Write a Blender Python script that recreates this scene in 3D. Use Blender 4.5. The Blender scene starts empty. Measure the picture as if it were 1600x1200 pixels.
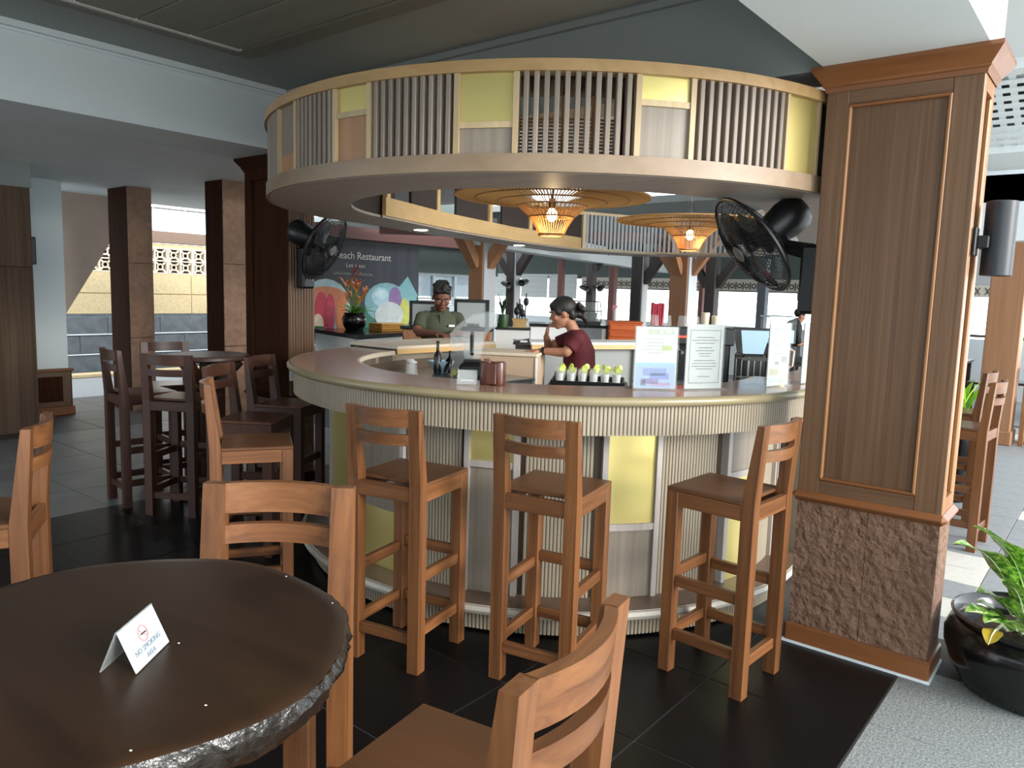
import bpy, math, random
from mathutils import Vector, Matrix

S = bpy.context.scene
COL = S.collection
PI = math.pi
RNG = random.Random(11)

# ------------------------------------------------------------------ camera, sky, light, exposure
cam_data = bpy.data.cameras.new('camera')
cam = bpy.data.objects.new('camera', cam_data)
COL.objects.link(cam)
cam_data.sensor_width = 36.0
cam_data.lens = 26.764
cam_data.clip_start = 0.05
cam_data.clip_end = 300
cam.matrix_world = Matrix(((0.7754, -0.0987, 0.6243, 0.0), (0.6307, 0.0739, -0.7720, 0.0),
                           (0.0302, 0.9924, 0.1199, 1.56), (0, 0, 0, 1)))
rot = cam.matrix_world.to_quaternion().normalized()
cam.rotation_mode = 'QUATERNION'
cam.rotation_quaternion = rot
cam.location = (0, 0, 1.56)
S.camera = cam

world = bpy.data.worlds.new('sky')
S.world = world
world.use_nodes = True
wn = world.node_tree.nodes
wn['Background'].inputs[0].default_value = (0.86, 0.94, 1.0, 1)
wn['Background'].inputs[1].default_value = 2.4

sun_data = bpy.data.lights.new('sun', 'SUN')
sun_data.energy = 3.2
sun_data.angle = math.radians(25)
sun_data.color = (1.0, 0.96, 0.9)
sun = bpy.data.objects.new('sun', sun_data)
COL.objects.link(sun)
sun.location = (9, 0, 5)
sun.rotation_euler = Vector((0.93, 0.06, 0.25)).to_track_quat('Z', 'Y').to_euler()

vs = S.view_settings
S.display_settings.display_device = 'sRGB'
vs.view_transform = 'Standard'
vs.look = 'None'
vs.exposure = 0.7
vs.gamma = 1.0
vs.use_curve_mapping = False
S.cycles.use_denoising = True
S.cycles.max_bounces = 10
S.cycles.diffuse_bounces = 5
S.cycles.transparent_max_bounces = 16
S.cycles.sample_clamp_indirect = 6.0
S.cycles.caustics_reflective = False
S.cycles.caustics_refractive = False

# ------------------------------------------------------------------ materials
def lin(h):
    h = h.lstrip('#')
    o = []
    for i in (0, 2, 4):
        c = int(h[i:i + 2], 16) / 255
        o.append(c / 12.92 if c <= 0.04045 else ((c + 0.055) / 1.055) ** 2.4)
    return (o[0], o[1], o[2], 1)

def new_mat(name):
    m = bpy.data.materials.new(name)
    m.use_nodes = True
    nt = m.node_tree
    return m, nt, nt.nodes['Principled BSDF']

def plain(name, col, rough=0.5, metal=0.0, noise=0.0, nscale=8.0, bump=0.0, bscale=60.0, spec=0.5, coat=0.0, bdist=0.01):
    """one colour, with optional soft mottling and fine relief"""
    m, nt, b = new_mat(name)
    b.inputs['Base Color'].default_value = lin(col)
    b.inputs['Roughness'].default_value = rough
    b.inputs['Metallic'].default_value = metal
    b.inputs['Specular IOR Level'].default_value = spec
    b.inputs['Coat Weight'].default_value = coat
    if noise or bump:
        tc = nt.nodes.new('ShaderNodeTexCoord')
        if noise:
            n = nt.nodes.new('ShaderNodeTexNoise')
            n.inputs['Scale'].default_value = nscale
            n.inputs['Detail'].default_value = 5
            nt.links.new(tc.outputs['Object'], n.inputs['Vector'])
            r = nt.nodes.new('ShaderNodeValToRGB')
            c = lin(col)
            r.color_ramp.elements[0].position = 0.3
            r.color_ramp.elements[1].position = 0.7
            r.color_ramp.elements[0].color = tuple(max(0, x * (1 - noise)) for x in c[:3]) + (1,)
            r.color_ramp.elements[1].color = tuple(min(1, x * (1 + noise)) for x in c[:3]) + (1,)
            nt.links.new(n.outputs['Fac'], r.inputs['Fac'])
            nt.links.new(r.outputs['Color'], b.inputs['Base Color'])
        if bump:
            n2 = nt.nodes.new('ShaderNodeTexNoise')
            n2.inputs['Scale'].default_value = bscale
            n2.inputs['Detail'].default_value = 4
            nt.links.new(tc.outputs['Object'], n2.inputs['Vector'])
            bp = nt.nodes.new('ShaderNodeBump')
            bp.inputs['Strength'].default_value = bump
            bp.inputs['Distance'].default_value = bdist
            nt.links.new(n2.outputs['Fac'], bp.inputs['Height'])
            nt.links.new(bp.outputs['Normal'], b.inputs['Normal'])
    return m

def wood(name, c1, c2, axis=2, rough=0.4, scale=22.0, stretch=0.06, contrast=0.28, bump=0.05, spec=0.5, vary=0.12):
    """grain lines that run along one object axis; each object gets its own cut of the grain"""
    m, nt, b = new_mat(name)
    L = nt.links.new
    tc = nt.nodes.new('ShaderNodeTexCoord')
    oi = nt.nodes.new('ShaderNodeObjectInfo')
    mp = nt.nodes.new('ShaderNodeMapping')
    sc = [1.0, 1.0, 1.0]
    sc[axis] = stretch
    mp.inputs['Scale'].default_value = sc
    vm = nt.nodes.new('ShaderNodeVectorMath')
    vm.operation = 'SCALE'
    vm.inputs[0].default_value = (3.1, 5.7, 7.3)
    L(oi.outputs['Random'], vm.inputs['Scale'])
    L(vm.outputs['Vector'], mp.inputs['Location'])
    L(tc.outputs['Object'], mp.inputs['Vector'])
    n = nt.nodes.new('ShaderNodeTexNoise')
    n.inputs['Scale'].default_value = scale
    n.inputs['Detail'].default_value = 7
    n.inputs['Roughness'].default_value = 0.62
    n.inputs['Distortion'].default_value = 0.6
    L(mp.outputs['Vector'], n.inputs['Vector'])
    r = nt.nodes.new('ShaderNodeValToRGB')
    r.color_ramp.elements[0].position = 0.5 - contrast / 2
    r.color_ramp.elements[1].position = 0.5 + contrast / 2
    r.color_ramp.elements[0].color = lin(c1)
    r.color_ramp.elements[1].color = lin(c2)
    L(n.outputs['Fac'], r.inputs['Fac'])
    hs = nt.nodes.new('ShaderNodeHueSaturation')
    mr = nt.nodes.new('ShaderNodeMapRange')
    mr.inputs['To Min'].default_value = 1 - vary
    mr.inputs['To Max'].default_value = 1 + vary
    L(oi.outputs['Random'], mr.inputs['Value'])
    L(mr.outputs['Result'], hs.inputs['Value'])
    L(r.outputs['Color'], hs.inputs['Color'])
    L(hs.outputs['Color'], b.inputs['Base Color'])
    b.inputs['Roughness'].default_value = rough
    b.inputs['Specular IOR Level'].default_value = spec
    bp = nt.nodes.new('ShaderNodeBump')
    bp.inputs['Strength'].default_value = bump
    bp.inputs['Distance'].default_value = 0.005
    L(n.outputs['Fac'], bp.inputs['Height'])
    L(bp.outputs['Normal'], b.inputs['Normal'])
    return m

def glass(name, col='#ffffff', rough=0.0, alpha=0.25, ior=1.45):
    """thin clear sheet: mostly see-through with real reflections"""
    m, nt, b = new_mat(name)
    b.inputs['Base Color'].default_value = lin(col)
    b.inputs['Roughness'].default_value = rough
    b.inputs['IOR'].default_value = ior
    b.inputs['Alpha'].default_value = alpha
    return m

def glow(name, col, strength):
    m, nt, b = new_mat(name)
    b.inputs['Base Color'].default_value = lin(col)
    b.inputs['Emission Color'].default_value = lin(col)
    b.inputs['Emission Strength'].default_value = strength
    return m

M = {}
M['black_tile'] = plain('black_tile', '#0b0b0c', 0.4, spec=0.25, noise=0.25, nscale=3, bump=0.04, bscale=180)
M['grey_tile'] = plain('grey_tile', '#68696a', 0.42, noise=0.22, nscale=2.5, bump=0.03, bscale=120)
M['dark_grey_tile'] = plain('dark_grey_tile', '#4a4b4c', 0.45, noise=0.2, nscale=2.5)
M['granite'] = plain('granite', '#858988', 0.7, noise=0.35, nscale=90, bump=0.35, bscale=110)
M['paver_grey'] = plain('paver_grey', '#8b8f92', 0.6, noise=0.1, nscale=20)
M['paver_white'] = plain('paver_white', '#c9c7c0', 0.6, noise=0.06, nscale=20)
M['grout'] = plain('grout', '#4a4844', 0.8)
M['low_plaster'] = plain('low_plaster', '#f0f4f5', 0.8, noise=0.03, nscale=2)
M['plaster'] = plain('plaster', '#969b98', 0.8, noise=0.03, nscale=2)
M['white_paint'] = plain('white_paint', '#e4ebee', 0.6, noise=0.02, nscale=2)
M['blue_white'] = plain('blue_white', '#e2eef1', 0.7, noise=0.03, nscale=1.5)
M['ceiling_plank'] = wood('ceiling_plank', '#75736a', '#8b887d', 0, 0.6, 6, 0.08, 0.7)
M['white_plank'] = plain('white_plank', '#dcdad5', 0.5)
M['beige'] = plain('beige', '#b6a091', 0.8, noise=0.04, nscale=3)
M['stone'] = plain('stone', '#7b5c49', 0.72, noise=0.15, nscale=14, bump=1.0, bscale=24, bdist=0.04)
M['stone_lit'] = plain('stone_lit', '#a5836d', 0.78, noise=0.15, nscale=14, bump=1.0, bscale=24, bdist=0.04)  # same stone, stronger light on the left pillars put into its colour
M['cream_stone'] = plain('cream_stone', '#cbb58c', 0.8, noise=0.12, nscale=30, bump=0.5, bscale=60)
M['slate'] = plain('slate', '#5f6468', 0.7, noise=0.2, nscale=6, bump=0.2, bscale=50)
M['pillar_wood'] = wood('pillar_wood', '#4c3422', '#79593f', 2, 0.42, 60, 0.015, 0.5)
M['pillar_rail'] = wood('pillar_rail', '#4c3422', '#79593f', 0, 0.42, 60, 0.015, 0.5)
M['pillar_trim'] = wood('pillar_trim', '#6f4324', '#8f5b36', 0, 0.35, 26, 0.05, 0.5)
M['pillar_trim_v'] = wood('pillar_trim_v', '#8a5c36', '#a9794c', 2, 0.35, 26, 0.05, 0.5)
M['dark_wood'] = wood('dark_wood', '#2c180d', '#432719', 2, 0.75, 26, 0.04, 0.5, spec=0.06)
M['cabinet_wood'] = wood('cabinet_wood', '#4a3b2f', '#6f5b4a', 2, 0.7, 22, 0.02, 0.5, spec=0.15)
M['stool_v'] = wood('stool_v', '#4d2c18', '#835632', 2, 0.36, 36, 0.035, 0.5)
M['stool_x'] = wood('stool_x', '#4d2c18', '#835632', 0, 0.36, 36, 0.035, 0.5)
M['stool_y'] = wood('stool_y', '#4d2c18', '#835632', 1, 0.36, 36, 0.035, 0.5)
M['stool_seat'] = wood('stool_seat', '#553622', '#6f4b30', 1, 0.33, 14, 0.08, 0.6)
M['dark_v'] = wood('dark_v', '#331d14', '#4b2d20', 2, 0.45, 20, 0.05, 0.5)  # darker brown than the stool woods above
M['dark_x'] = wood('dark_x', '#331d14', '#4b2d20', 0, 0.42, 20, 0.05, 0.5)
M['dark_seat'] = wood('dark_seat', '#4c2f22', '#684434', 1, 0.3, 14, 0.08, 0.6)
M['lam_v'] = wood('lam_v', '#756a5e', '#998e80', 2, 0.45, 34, 0.02, 0.6)
M['lam_h'] = wood('lam_h', '#7f6a53', '#9d866e', 0, 0.45, 10, 0.2, 0.6)
M['lam_warm'] = wood('lam_warm', '#a98253', '#c8a472', 0, 0.42, 10, 0.2, 0.6)
M['lam_tan_v'] = wood('lam_tan_v', '#93694a', '#b0855f', 2, 0.45, 34, 0.02, 0.6)
M['post_wood'] = wood('post_wood', '#b39a74', '#cdb691', 2, 0.45, 30, 0.03, 0.6)
M['slat_wood'] = wood('slat_wood', '#7a6d62', '#988a7c', 2, 0.5, 30, 0.03, 0.6)
M['soffit_wood'] = wood('soffit_wood', '#94867a', '#b0a294', 0, 0.5, 8, 0.15, 0.6)
M['chord_wood'] = wood('chord_wood', '#c09a62', '#d8b67e', 1, 0.45, 12, 0.05, 0.6)
M['reed'] = plain('reed', '#998e7b', 0.5, noise=0.06, nscale=4)
M['reed_back'] = plain('reed_back', '#57493b', 0.7)
M['brass_edge'] = plain('brass_edge', '#8d8163', 0.35, noise=0.05, nscale=4)
M['counter_wood'] = wood('counter_wood', '#806250', '#a08170', 0, 0.16, 12, 0.12, 0.5, spec=0.6)
M['tread_wood'] = wood('tread_wood', '#5c4a3d', '#766152', 0, 0.4, 12, 0.12, 0.5)
M['tread_edge'] = plain('tread_edge', '#c5bfb2', 0.4)
M['yellow'] = plain('yellow', '#dccb82', 0.34, metal=0.7)
M['grey_post_wood'] = wood('grey_post_wood', '#a39a94', '#bdb5ae', 2, 0.45, 30, 0.03, 0.6)
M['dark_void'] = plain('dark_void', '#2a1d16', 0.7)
M['black'] = plain('black', '#121315', 0.38)
M['black_soft'] = plain('black_soft', '#1c1d20', 0.55)
M['black_gloss'] = plain('black_gloss', '#0c0c0d', 0.18, noise=0.2, nscale=5)
M['steel'] = plain('steel', '#a9adae', 0.3, metal=0.9)
M['steel_dull'] = plain('steel_dull', '#777a79', 0.5, metal=0.4)
M['white'] = plain('white', '#e9ebea', 0.45)
M['paper'] = plain('paper', '#b4bab8', 0.6)
M['cream'] = plain('cream', '#c0a78d', 0.55)
M['cream_light'] = plain('cream_light', '#d9cbb5', 0.5)
M['glass'] = glass('glass', '#c8d2d2', 0.02, 0.10)
M['acrylic'] = glass('acrylic', '#e6eeee', 0.04, 0.14)
M['hood_clear'] = glass('hood_clear', '#dde6ea', 0.05, 0.2)
M['window_glass'] = glass('window_glass', '#8fa6b4', 0.02, 0.75)
M['maroon'] = plain('maroon', '#6d4640', 0.5)
def cane(name, col, thru):
    """thin cane that lets some light through"""
    m, nt, b = new_mat(name)
    b.inputs['Base Color'].default_value = lin(col)
    b.inputs['Roughness'].default_value = 0.6
    t = nt.nodes.new('ShaderNodeBsdfTranslucent')
    t.inputs['Color'].default_value = lin(col)
    mx = nt.nodes.new('ShaderNodeMixShader')
    mx.inputs[0].default_value = thru
    nt.links.new(b.outputs[0], mx.inputs[1])
    nt.links.new(t.outputs[0], mx.inputs[2])
    nt.links.new(mx.outputs[0], nt.nodes['Material Output'].inputs['Surface'])
    return m
M['rattan'] = cane('rattan', '#dcb172', 0.4)
M['rattan_dark'] = plain('rattan_dark', '#7a4e22', 0.6)
M['bulb'] = glow('bulb', '#ffd9a0', 28.0)
M['led'] = glow('led', '#fff2dd', 12.0)
M['red_led'] = glow('red_led', '#ff3018', 3.0)
M['teak_column'] = wood('teak_column', '#8a5f42', '#ab7c58', 2, 0.45, 24, 0.03, 0.5)
M['grey_col'] = plain('grey_col', '#b9bcc0', 0.6)
M['grey_green'] = plain('grey_green', '#5f6a66', 0.8)
M['blind'] = plain('blind', '#d6d9d6', 0.7)

# ------------------------------------------------------------------ mesh helpers
class MB:
    """collects simple shapes and links them as ONE mesh object"""
    def __init__(self):
        self.v, self.f, self.s = [], [], []

    def add(self, vs, fs, mtx=None, smooth=False):
        o = len(self.v)
        for p in vs:
            p = Vector(p)
            if mtx is not None:
                p = mtx @ p
            self.v.append(p)
        for q in fs:
            self.f.append([i + o for i in q])
            self.s.append(smooth)
        return self

    def box(self, c, s, mtx=None, rz=0.0, ch=0.0):
        hx, hy, hz = s[0] / 2, s[1] / 2, s[2] / 2
        T = Matrix.Translation(c) @ Matrix.Rotation(rz, 4, 'Z')
        if mtx is not None:
            T = mtx @ T
        if ch <= 0:
            vs = [(x, y, z) for z in (-hz, hz) for y in (-hy, hy) for x in (-hx, hx)]
            fs = [(0, 2, 3, 1), (4, 5, 7, 6), (0, 1, 5, 4), (2, 6, 7, 3), (0, 4, 6, 2), (1, 3, 7, 5)]
            return self.add(vs, fs, T)
        ch = min(ch, hx * .9, hy * .9, hz * .9)
        vs, idx = [], {}
        for sx in (-1, 1):
            for sy in (-1, 1):
                for sz in (-1, 1):
                    for a in range(3):
                        p = [sx * (hx - ch), sy * (hy - ch), sz * (hz - ch)]
                        p[a] = (sx * hx, sy * hy, sz * hz)[a]
                        idx[(sx, sy, sz, a)] = len(vs)
                        vs.append(p)
        fs = []
        for a in range(3):
            b, c2 = (a + 1) % 3, (a + 2) % 3
            for s1 in (-1, 1):
                q = []
                for sb, sc_ in ((-1, -1), (1, -1), (1, 1), (-1, 1)):
                    k = [0, 0, 0]
                    k[a], k[b], k[c2] = s1, sb, sc_
                    q.append(idx[(k[0], k[1], k[2], a)])
                fs.append(q if s1 > 0 else q[::-1])
            for sb in (-1, 1):
                for sc_ in (-1, 1):
                    q = []
                    for s1, ax in ((-1, b), (1, b), (1, c2), (-1, c2)):
                        k = [0, 0, 0]
                        k[a], k[b], k[c2] = s1, sb, sc_
                        q.append(idx[(k[0], k[1], k[2], ax)])
                    fs.append(q if sb * sc_ < 0 else q[::-1])
        for sx in (-1, 1):
            for sy in (-1, 1):
                for sz in (-1, 1):
                    q = [idx[(sx, sy, sz, a)] for a in range(3)]
                    fs.append(q if sx * sy * sz > 0 else q[::-1])
        return self.add(vs, fs, T)

    def beam(self, p0, p1, w, h, up=(0, 0, 1), ch=0.0):
        """box from p0 to p1, w wide and h tall"""
        p0, p1 = Vector(p0), Vector(p1)
        d = p1 - p0
        y = d.normalized()
        x = y.cross(Vector(up)).normalized()
        z = x.cross(y)
        T = Matrix(((x[0], y[0], z[0], 0), (x[1], y[1], z[1], 0), (x[2], y[2], z[2], 0), (0, 0, 0, 1)))
        T.translation = (p0 + p1) / 2
        return self.box((0, 0, 0), (w, d.length, h), T, ch=ch)

    def tube(self, path, r, n=8, closed=False, mtx=None, cap=True):
        path = [Vector(p) for p in path]
        m = len(path)
        rs = r if isinstance(r, (list, tuple)) else [r] * m
        vs, fs = [], []
        prev = None
        for i, p in enumerate(path):
            a = path[(i - 1) % m] if (closed or i) else p
            b = path[(i + 1) % m] if (closed or i < m - 1) else p
            t = (b - a).normalized()
            ref = prev if prev is not None else (Vector((0, 0, 1)) if abs(t.z) < .9 else Vector((1, 0, 0)))
            x = (ref - t * ref.dot(t)).normalized()
            y = t.cross(x)
            prev = x
            for k in range(n):
                an = 2 * PI * k / n
                vs.append(p + (x * math.cos(an) + y * math.sin(an)) * rs[i])
        rings = m if closed else m - 1
        for i in range(rings):
            j = (i + 1) % m
            for k in range(n):
                l = (k + 1) % n
                fs.append((i * n + k, i * n + l, j * n + l, j * n + k))
        if cap and not closed:
            fs.append(tuple(range(n))[::-1])
            fs.append(tuple((m - 1) * n + k for k in range(n)))
        return self.add(vs, fs, mtx, n > 4)

    def lathe(self, prof, n=24, mtx=None, a0=0.0, a1=2 * PI, smooth=True):
        """prof: (radius, z) list turned about z"""
        full = abs(a1 - a0 - 2 * PI) < 1e-6
        cols = n if full else n + 1
        vs, fs = [], []
        for k in range(cols):
            a = a0 + (a1 - a0) * k / n
            for r, z in prof:
                vs.append((r * math.cos(a), r * math.sin(a), z))
        m = len(prof)
        for k in range(n):
            l = (k + 1) % cols
            for i in range(m - 1):
                q = [k * m + i, l * m + i, l * m + i + 1, k * m + i + 1]
                if prof[i][0] < 1e-6:
                    q = [q[0], q[2], q[3]]
                elif prof[i + 1][0] < 1e-6:
                    q = [q[0], q[1], q[2]]
                fs.append(q)
        return self.add(vs, fs, mtx, smooth)

    def prism(self, poly, h0, h1, mtx=None):
        """flat outline in xy pushed from z=h0 to h1"""
        n = len(poly)
        vs = [(p[0], p[1], h0) for p in poly] + [(p[0], p[1], h1) for p in poly]
        fs = [tuple(range(n))[::-1], tuple(range(n, 2 * n))]
        fs += [(i, (i + 1) % n, n + (i + 1) % n, n + i) for i in range(n)]
        return self.add(vs, fs, mtx)

    def arc(self, c, r0, r1, z0, z1, a0, a1, n=None, smooth=True):
        """block that follows a circle about c, from r0 to r1, degrees a0..a1"""
        n = n or max(2, int(abs(a1 - a0) / 3))
        vs, fs = [], []
        for k in range(n + 1):
            a = math.radians(a0 + (a1 - a0) * k / n)
            ca, sa = math.cos(a), math.sin(a)
            for r, z in ((r0, z0), (r1, z0), (r1, z1), (r0, z1)):
                vs.append((c[0] + r * ca, c[1] + r * sa, z))
        for k in range(n):
            for i in range(4):
                j = (i + 1) % 4
                fs.append((k * 4 + i, k * 4 + j, k * 4 + 4 + j, k * 4 + 4 + i))
        fs.append((3, 2, 1, 0))
        fs.append((n * 4, n * 4 + 1, n * 4 + 2, n * 4 + 3))
        return self.add(vs, fs, None, smooth)

    def sphere(self, c, r, n=12, m=8, sc=(1, 1, 1), mtx=None):
        prof = [(math.sin(PI * i / m), -math.cos(PI * i / m)) for i in range(m + 1)]
        prof[0] = (0, -1)
        prof[-1] = (0, 1)
        T = Matrix.Translation(c) @ Matrix.Diagonal((r * sc[0], r * sc[1], r * sc[2], 1))
        if mtx is not None:
            T = mtx @ T
        return self.lathe(prof, n, T)

    def mesh(self, name, mat):
        me = bpy.data.meshes.new(name)
        me.from_pydata([tuple(p) for p in self.v], [], self.f)
        if any(self.s):
            me.polygons.foreach_set('use_smooth', self.s)
            me.set_sharp_from_angle(angle=math.radians(38))
        me.materials.append(M[mat] if isinstance(mat, str) else mat)
        me.update()
        return me

    def build(self, name, mat, parent=None, kind=None):
        return link(name, self.mesh(name, mat), parent, kind)

def link(name, me, parent=None, kind=None, loc=None, rz=None):
    o = bpy.data.objects.new(name, me)
    COL.objects.link(o)
    if parent is not None:
        o.parent = parent
    if kind:
        o['kind'] = kind
    if loc is not None:
        o.location = loc
    if rz is not None:
        o.rotation_euler = (0, 0, rz)
    return o

def tag(o, label, cat, group=None, kind=None):
    o['label'] = label
    o['category'] = cat
    if group:
        o['group'] = group
    if kind:
        o['kind'] = kind
    return o

def thing(name, label, cat, loc=(0, 0, 0), rz=0.0, group=None, kind=None):
    o = bpy.data.objects.new(name, None)
    o.empty_display_size = 0.1
    COL.objects.link(o)
    o.location = loc
    o.rotation_euler = (0, 0, rz)
    return tag(o, label, cat, group, kind)

def dup(root, loc, rz, label, group=None):
    """a copy of a thing with copies of its parts and sub-parts"""
    r = root.copy()
    COL.objects.link(r)
    r.location = loc
    r.rotation_euler = (0, 0, rz)
    r['label'] = label
    if group:
        r['group'] = group
    for ch in root.children:
        c = ch.copy()
        COL.objects.link(c)
        c.parent = r
        for g in ch.children:
            d = g.copy()
            COL.objects.link(d)
            d.parent = c
    return r

def rotm(ax, deg):
    return Matrix.Rotation(math.radians(deg), 4, ax)

def frame_from(o, z, up=(0, 0, 1)):
    """matrix at o whose local z points along z"""
    z = Vector(z).normalized()
    x = Vector(up).cross(z)
    if x.length < 1e-4:
        x = Vector((1, 0, 0))
    x.normalize()
    y = z.cross(x)
    T = Matrix(((x[0], y[0], z[0], 0), (x[1], y[1], z[1], 0), (x[2], y[2], z[2], 0), (0, 0, 0, 1)))
    T.translation = Vector(o)
    return T

# ------------------------------------------------------------------ floor
def tile_field(parent, xs, ys, dx, dy, mats, keep, th=0.02, gap=0.004, name='tile', mtx=None):
    meshes = [MB().box((0, 0, -th / 2), (dx - gap, dy - gap, th), ch=0.002).mesh(name, m) for m in mats]
    for i, x in enumerate(xs):
        for j, y in enumerate(ys):
            k = keep(x, y)
            if k is None:
                continue
            o = link(name, meshes[k], parent)
            o.location = (x, y, 0)

floor = MB().box((-6, 6, -0.043), (44, 36, 0.08)).build('floor', 'grout', kind='structure')
CX, CY = -2.801, 3.881
def in_bar(x, y, r=1.05):
    return math.hypot(x - CX, y - CY) < r
# black tiles under the bar terrace
xs = [-0.92 - 0.595 * i for i in range(8)]
ys = [-0.42 + 0.595 * j for j in range(9)]
tile_field(floor, xs, ys, 0.595, 0.595, ['black_tile'], lambda x, y: None if in_bar(x, y) or (y > 3.6 and x > -1.7) else 0)
MB().box((-3.0, 6.6, -0.011), (4.75, 4.2, 0.02)).build('dark_floor', 'black_tile', floor)
# grey slate tiles to the left
tile_field(floor, [-5.68 - 0.595 * i for i in range(5)], [-0.42 + 0.595 * j for j in range(10)], 0.595, 0.595,
           ['grey_tile'], lambda x, y: 0)
tile_field(floor, [-8.66 - 0.595 * i for i in range(4)], [0.2 + 0.595 * j for j in range(11)], 0.595, 0.595,
           ['dark_grey_tile'], lambda x, y: 0)
MB().box((-12.4, 5.5, -0.012), (3.3, 14, 0.02)).build('paved_yard', 'paver_grey', floor)
# granite slabs on the right and the paved walk behind them
tile_field(floor, [-0.32 + 0.6 * i for i in range(2)], [0.25 + 0.6 * j for j in range(6)], 0.6, 0.6, ['granite'], lambda x, y: 0, gap=0.003)
pv = random.Random(5)
def paver_kind(x, y):
    return 1 if pv.random() < 0.2 else 0
tile_field(floor, [-1.42 + 0.6 * i for i in range(3)], [4.1 + 0.3 * j for j in range(26)], 0.6, 0.3,
           ['paver_grey', 'paver_white'], lambda x, y: None if (x < -1.2 and y < 5.2) else paver_kind(x, y), name='paver', gap=0.004)
MB().box((-1.0, 16.0, -0.012), (3.4, 8, 0.02)).build('walk_far', 'paver_grey', floor)
MB().box((-6.5, 14.5, -0.012), (9.0, 12, 0.02)).build('hall_floor', 'grey_tile', floor)

M['sand'] = plain('sand', '#d6d6d0', 0.9, noise=0.05, nscale=3)
MB().box((11.2, 5.0, -0.012), (20.4, 60, 0.02)).build('ground_right', 'sand', kind='structure')
MB().box((-6.0, 24.0, -0.2), (36, 16, 0.02)).build('ground_far', 'sand', kind='structure')
# ------------------------------------------------------------------ beams and ceilings
ZC, ZB = 2.97, 2.535
MB().box((-3.04, 0.8, ZC + 0.05), (3.9, 5.5, 0.1)).build('ceiling', 'plaster', kind='structure')
bl = MB().box((-5.27, 0.4, (ZB + ZC + .1) / 2), (0.6, 6.6, ZC + .1 - ZB)).build('trim_1', 'white_paint', kind='structure')
MB().box((-0.81, 0.4, (ZB + ZC + .1) / 2), (0.6, 6.6, ZC + .1 - ZB)).build('trim_2', 'white_paint', kind='structure')
wb_ = MB().box((-2.2, -3.3, 1.5), (6.6, 0.15, 3.0)).build('wall_light_block', 'white_paint', kind='structure')  # unseen wall, added to block light from behind the camera
MB().box((-3.04, 3.56, (ZB + ZC + .1) / 2), (3.86, 0.26, ZC + .1 - ZB)).build('trim_3', 'plaster', kind='structure')
# crown strips where the ceiling meets the beams
cr = MB()
for d, z in ((0.0, ZC - 0.012), (0.022, ZC - 0.036)):
    pass
cr.beam((-4.955, -2.9, ZC - 0.018), (-4.955, 3.43, ZC - 0.018), 0.03, 0.036)
cr.beam((-4.963, -2.9, ZC - 0.05), (-4.963, 3.43, ZC - 0.05), 0.014, 0.012)
cr.build('crown_strip', 'white_paint', bl)
cr = MB().beam((-4.94, 3.415, ZC - 0.018), (-1.12, 3.415, ZC - 0.018), 0.03, 0.036)
cr.build('trim_4', 'plaster', kind='structure')
# dropped plank panel on the ceiling
pan = MB().box((-2.77, 0.2, 2.945), (3.2, 5.09, 0.03)).build('ceiling_panel', 'ceiling_plank', kind='structure')
pl = MB().box((0, 0, 0), (3.0, 0.292, 0.018), ch=0.004).mesh('plank', 'ceiling_plank')
for j in range(16):
    o = link('plank', pl, pan, loc=(-2.77, 2.42 - 0.3 * j, 2.922))
w = MB().beam((-4.2, -2.3, 2.925), (-4.2, 2.58, 2.925), 0.035, 0.03)
w.build('edge_strip', 'white_plank', pan)
MB().beam((-4.2, 2.59, 2.925), (-1.2, 2.59, 2.925), 0.02, 0.022).build('edge_strip', 'ceiling_plank', pan)

# left low ceiling, with a plank panel of its own
cl = MB().box((-8.3, 2.6, 2.70), (5.4, 9.2, 0.1)).build('ceiling_low', 'low_plaster', kind='structure')
lp = MB().box((-7.95, 0.3, 2.635), (2.5, 3.0, 0.03)).build('ceiling_panel_low', 'ceiling_plank', kind='structure')
MB().beam((-6.68, -1.2, 2.61), (-6.68, 1.85, 2.61), 0.04, 0.04).build('edge_strip', 'white_plank', lp)
MB().beam((-7.4, -1.2, 2.612), (-7.4, 1.7, 2.612), 0.03, 0.03).build('edge_strip', 'white_plank', lp)

# right-hand white plank ceiling, lattice panels and header
cw = MB().box((0.25, 0.65, 3.06), (1.5, 8.5, 0.06)).build('ceiling_right', 'white_plank', kind='structure')
pm = MB().box((0, 0, 0), (0.10, 7.6, 0.014), ch=0.004).mesh('plank', 'white_plank')
for i in range(13):
    link('plank', pm, cw, loc=(-0.44 + 0.108 * i, 0.5, 3.02))
MB().beam((-0.5, -2.8, 3.0), (-0.5, 4.2, 3.0), 0.03, 0.12).build('edge_strip', 'white_paint', cw)

def lattice(p0, p1):
    """sloping panel of crossed white slats over a dark void, from the low edge p0 up to p1"""
    p0, p1 = Vector(p0), Vector(p1)
    L = (p1 - p0).length
    y = (p1 - p0).normalized()
    x = Vector((1, 0, 0))
    z = x.cross(y)
    T = Matrix(((x[0], y[0], z[0], 0), (x[1], y[1], z[1], 0), (x[2], y[2], z[2], 0), (0, 0, 0, 1)))
    T.translation = p0
    s_ = -1 if z.z > 0 else 1
    t = MB().box((0, L / 2, -0.16 * s_), (3.0, L, 0.02), T).build('ceiling_lattice', 'black_soft', kind='structure')
    bx = MB().box((0, 0, 0), (3.0, 0.05, 0.01)).mesh('slat', 'white_paint')
    n = int(L / 0.105)
    for j in range(n):
        o = link('slat', bx, t)
        o.matrix_world = T @ Matrix.Translation((0, 0.07 + (L - 0.14) * j / max(1, n - 1), 0))
    by = MB().box((0, L / 2, 0), (0.045, L, 0.01)).mesh('slat', 'white_paint')
    for i in range(30):
        o = link('slat', by, t)
        o.matrix_world = T @ Matrix.Translation((-1.45 + 0.098 * i, 0, -0.012 * s_))
    return t
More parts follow.
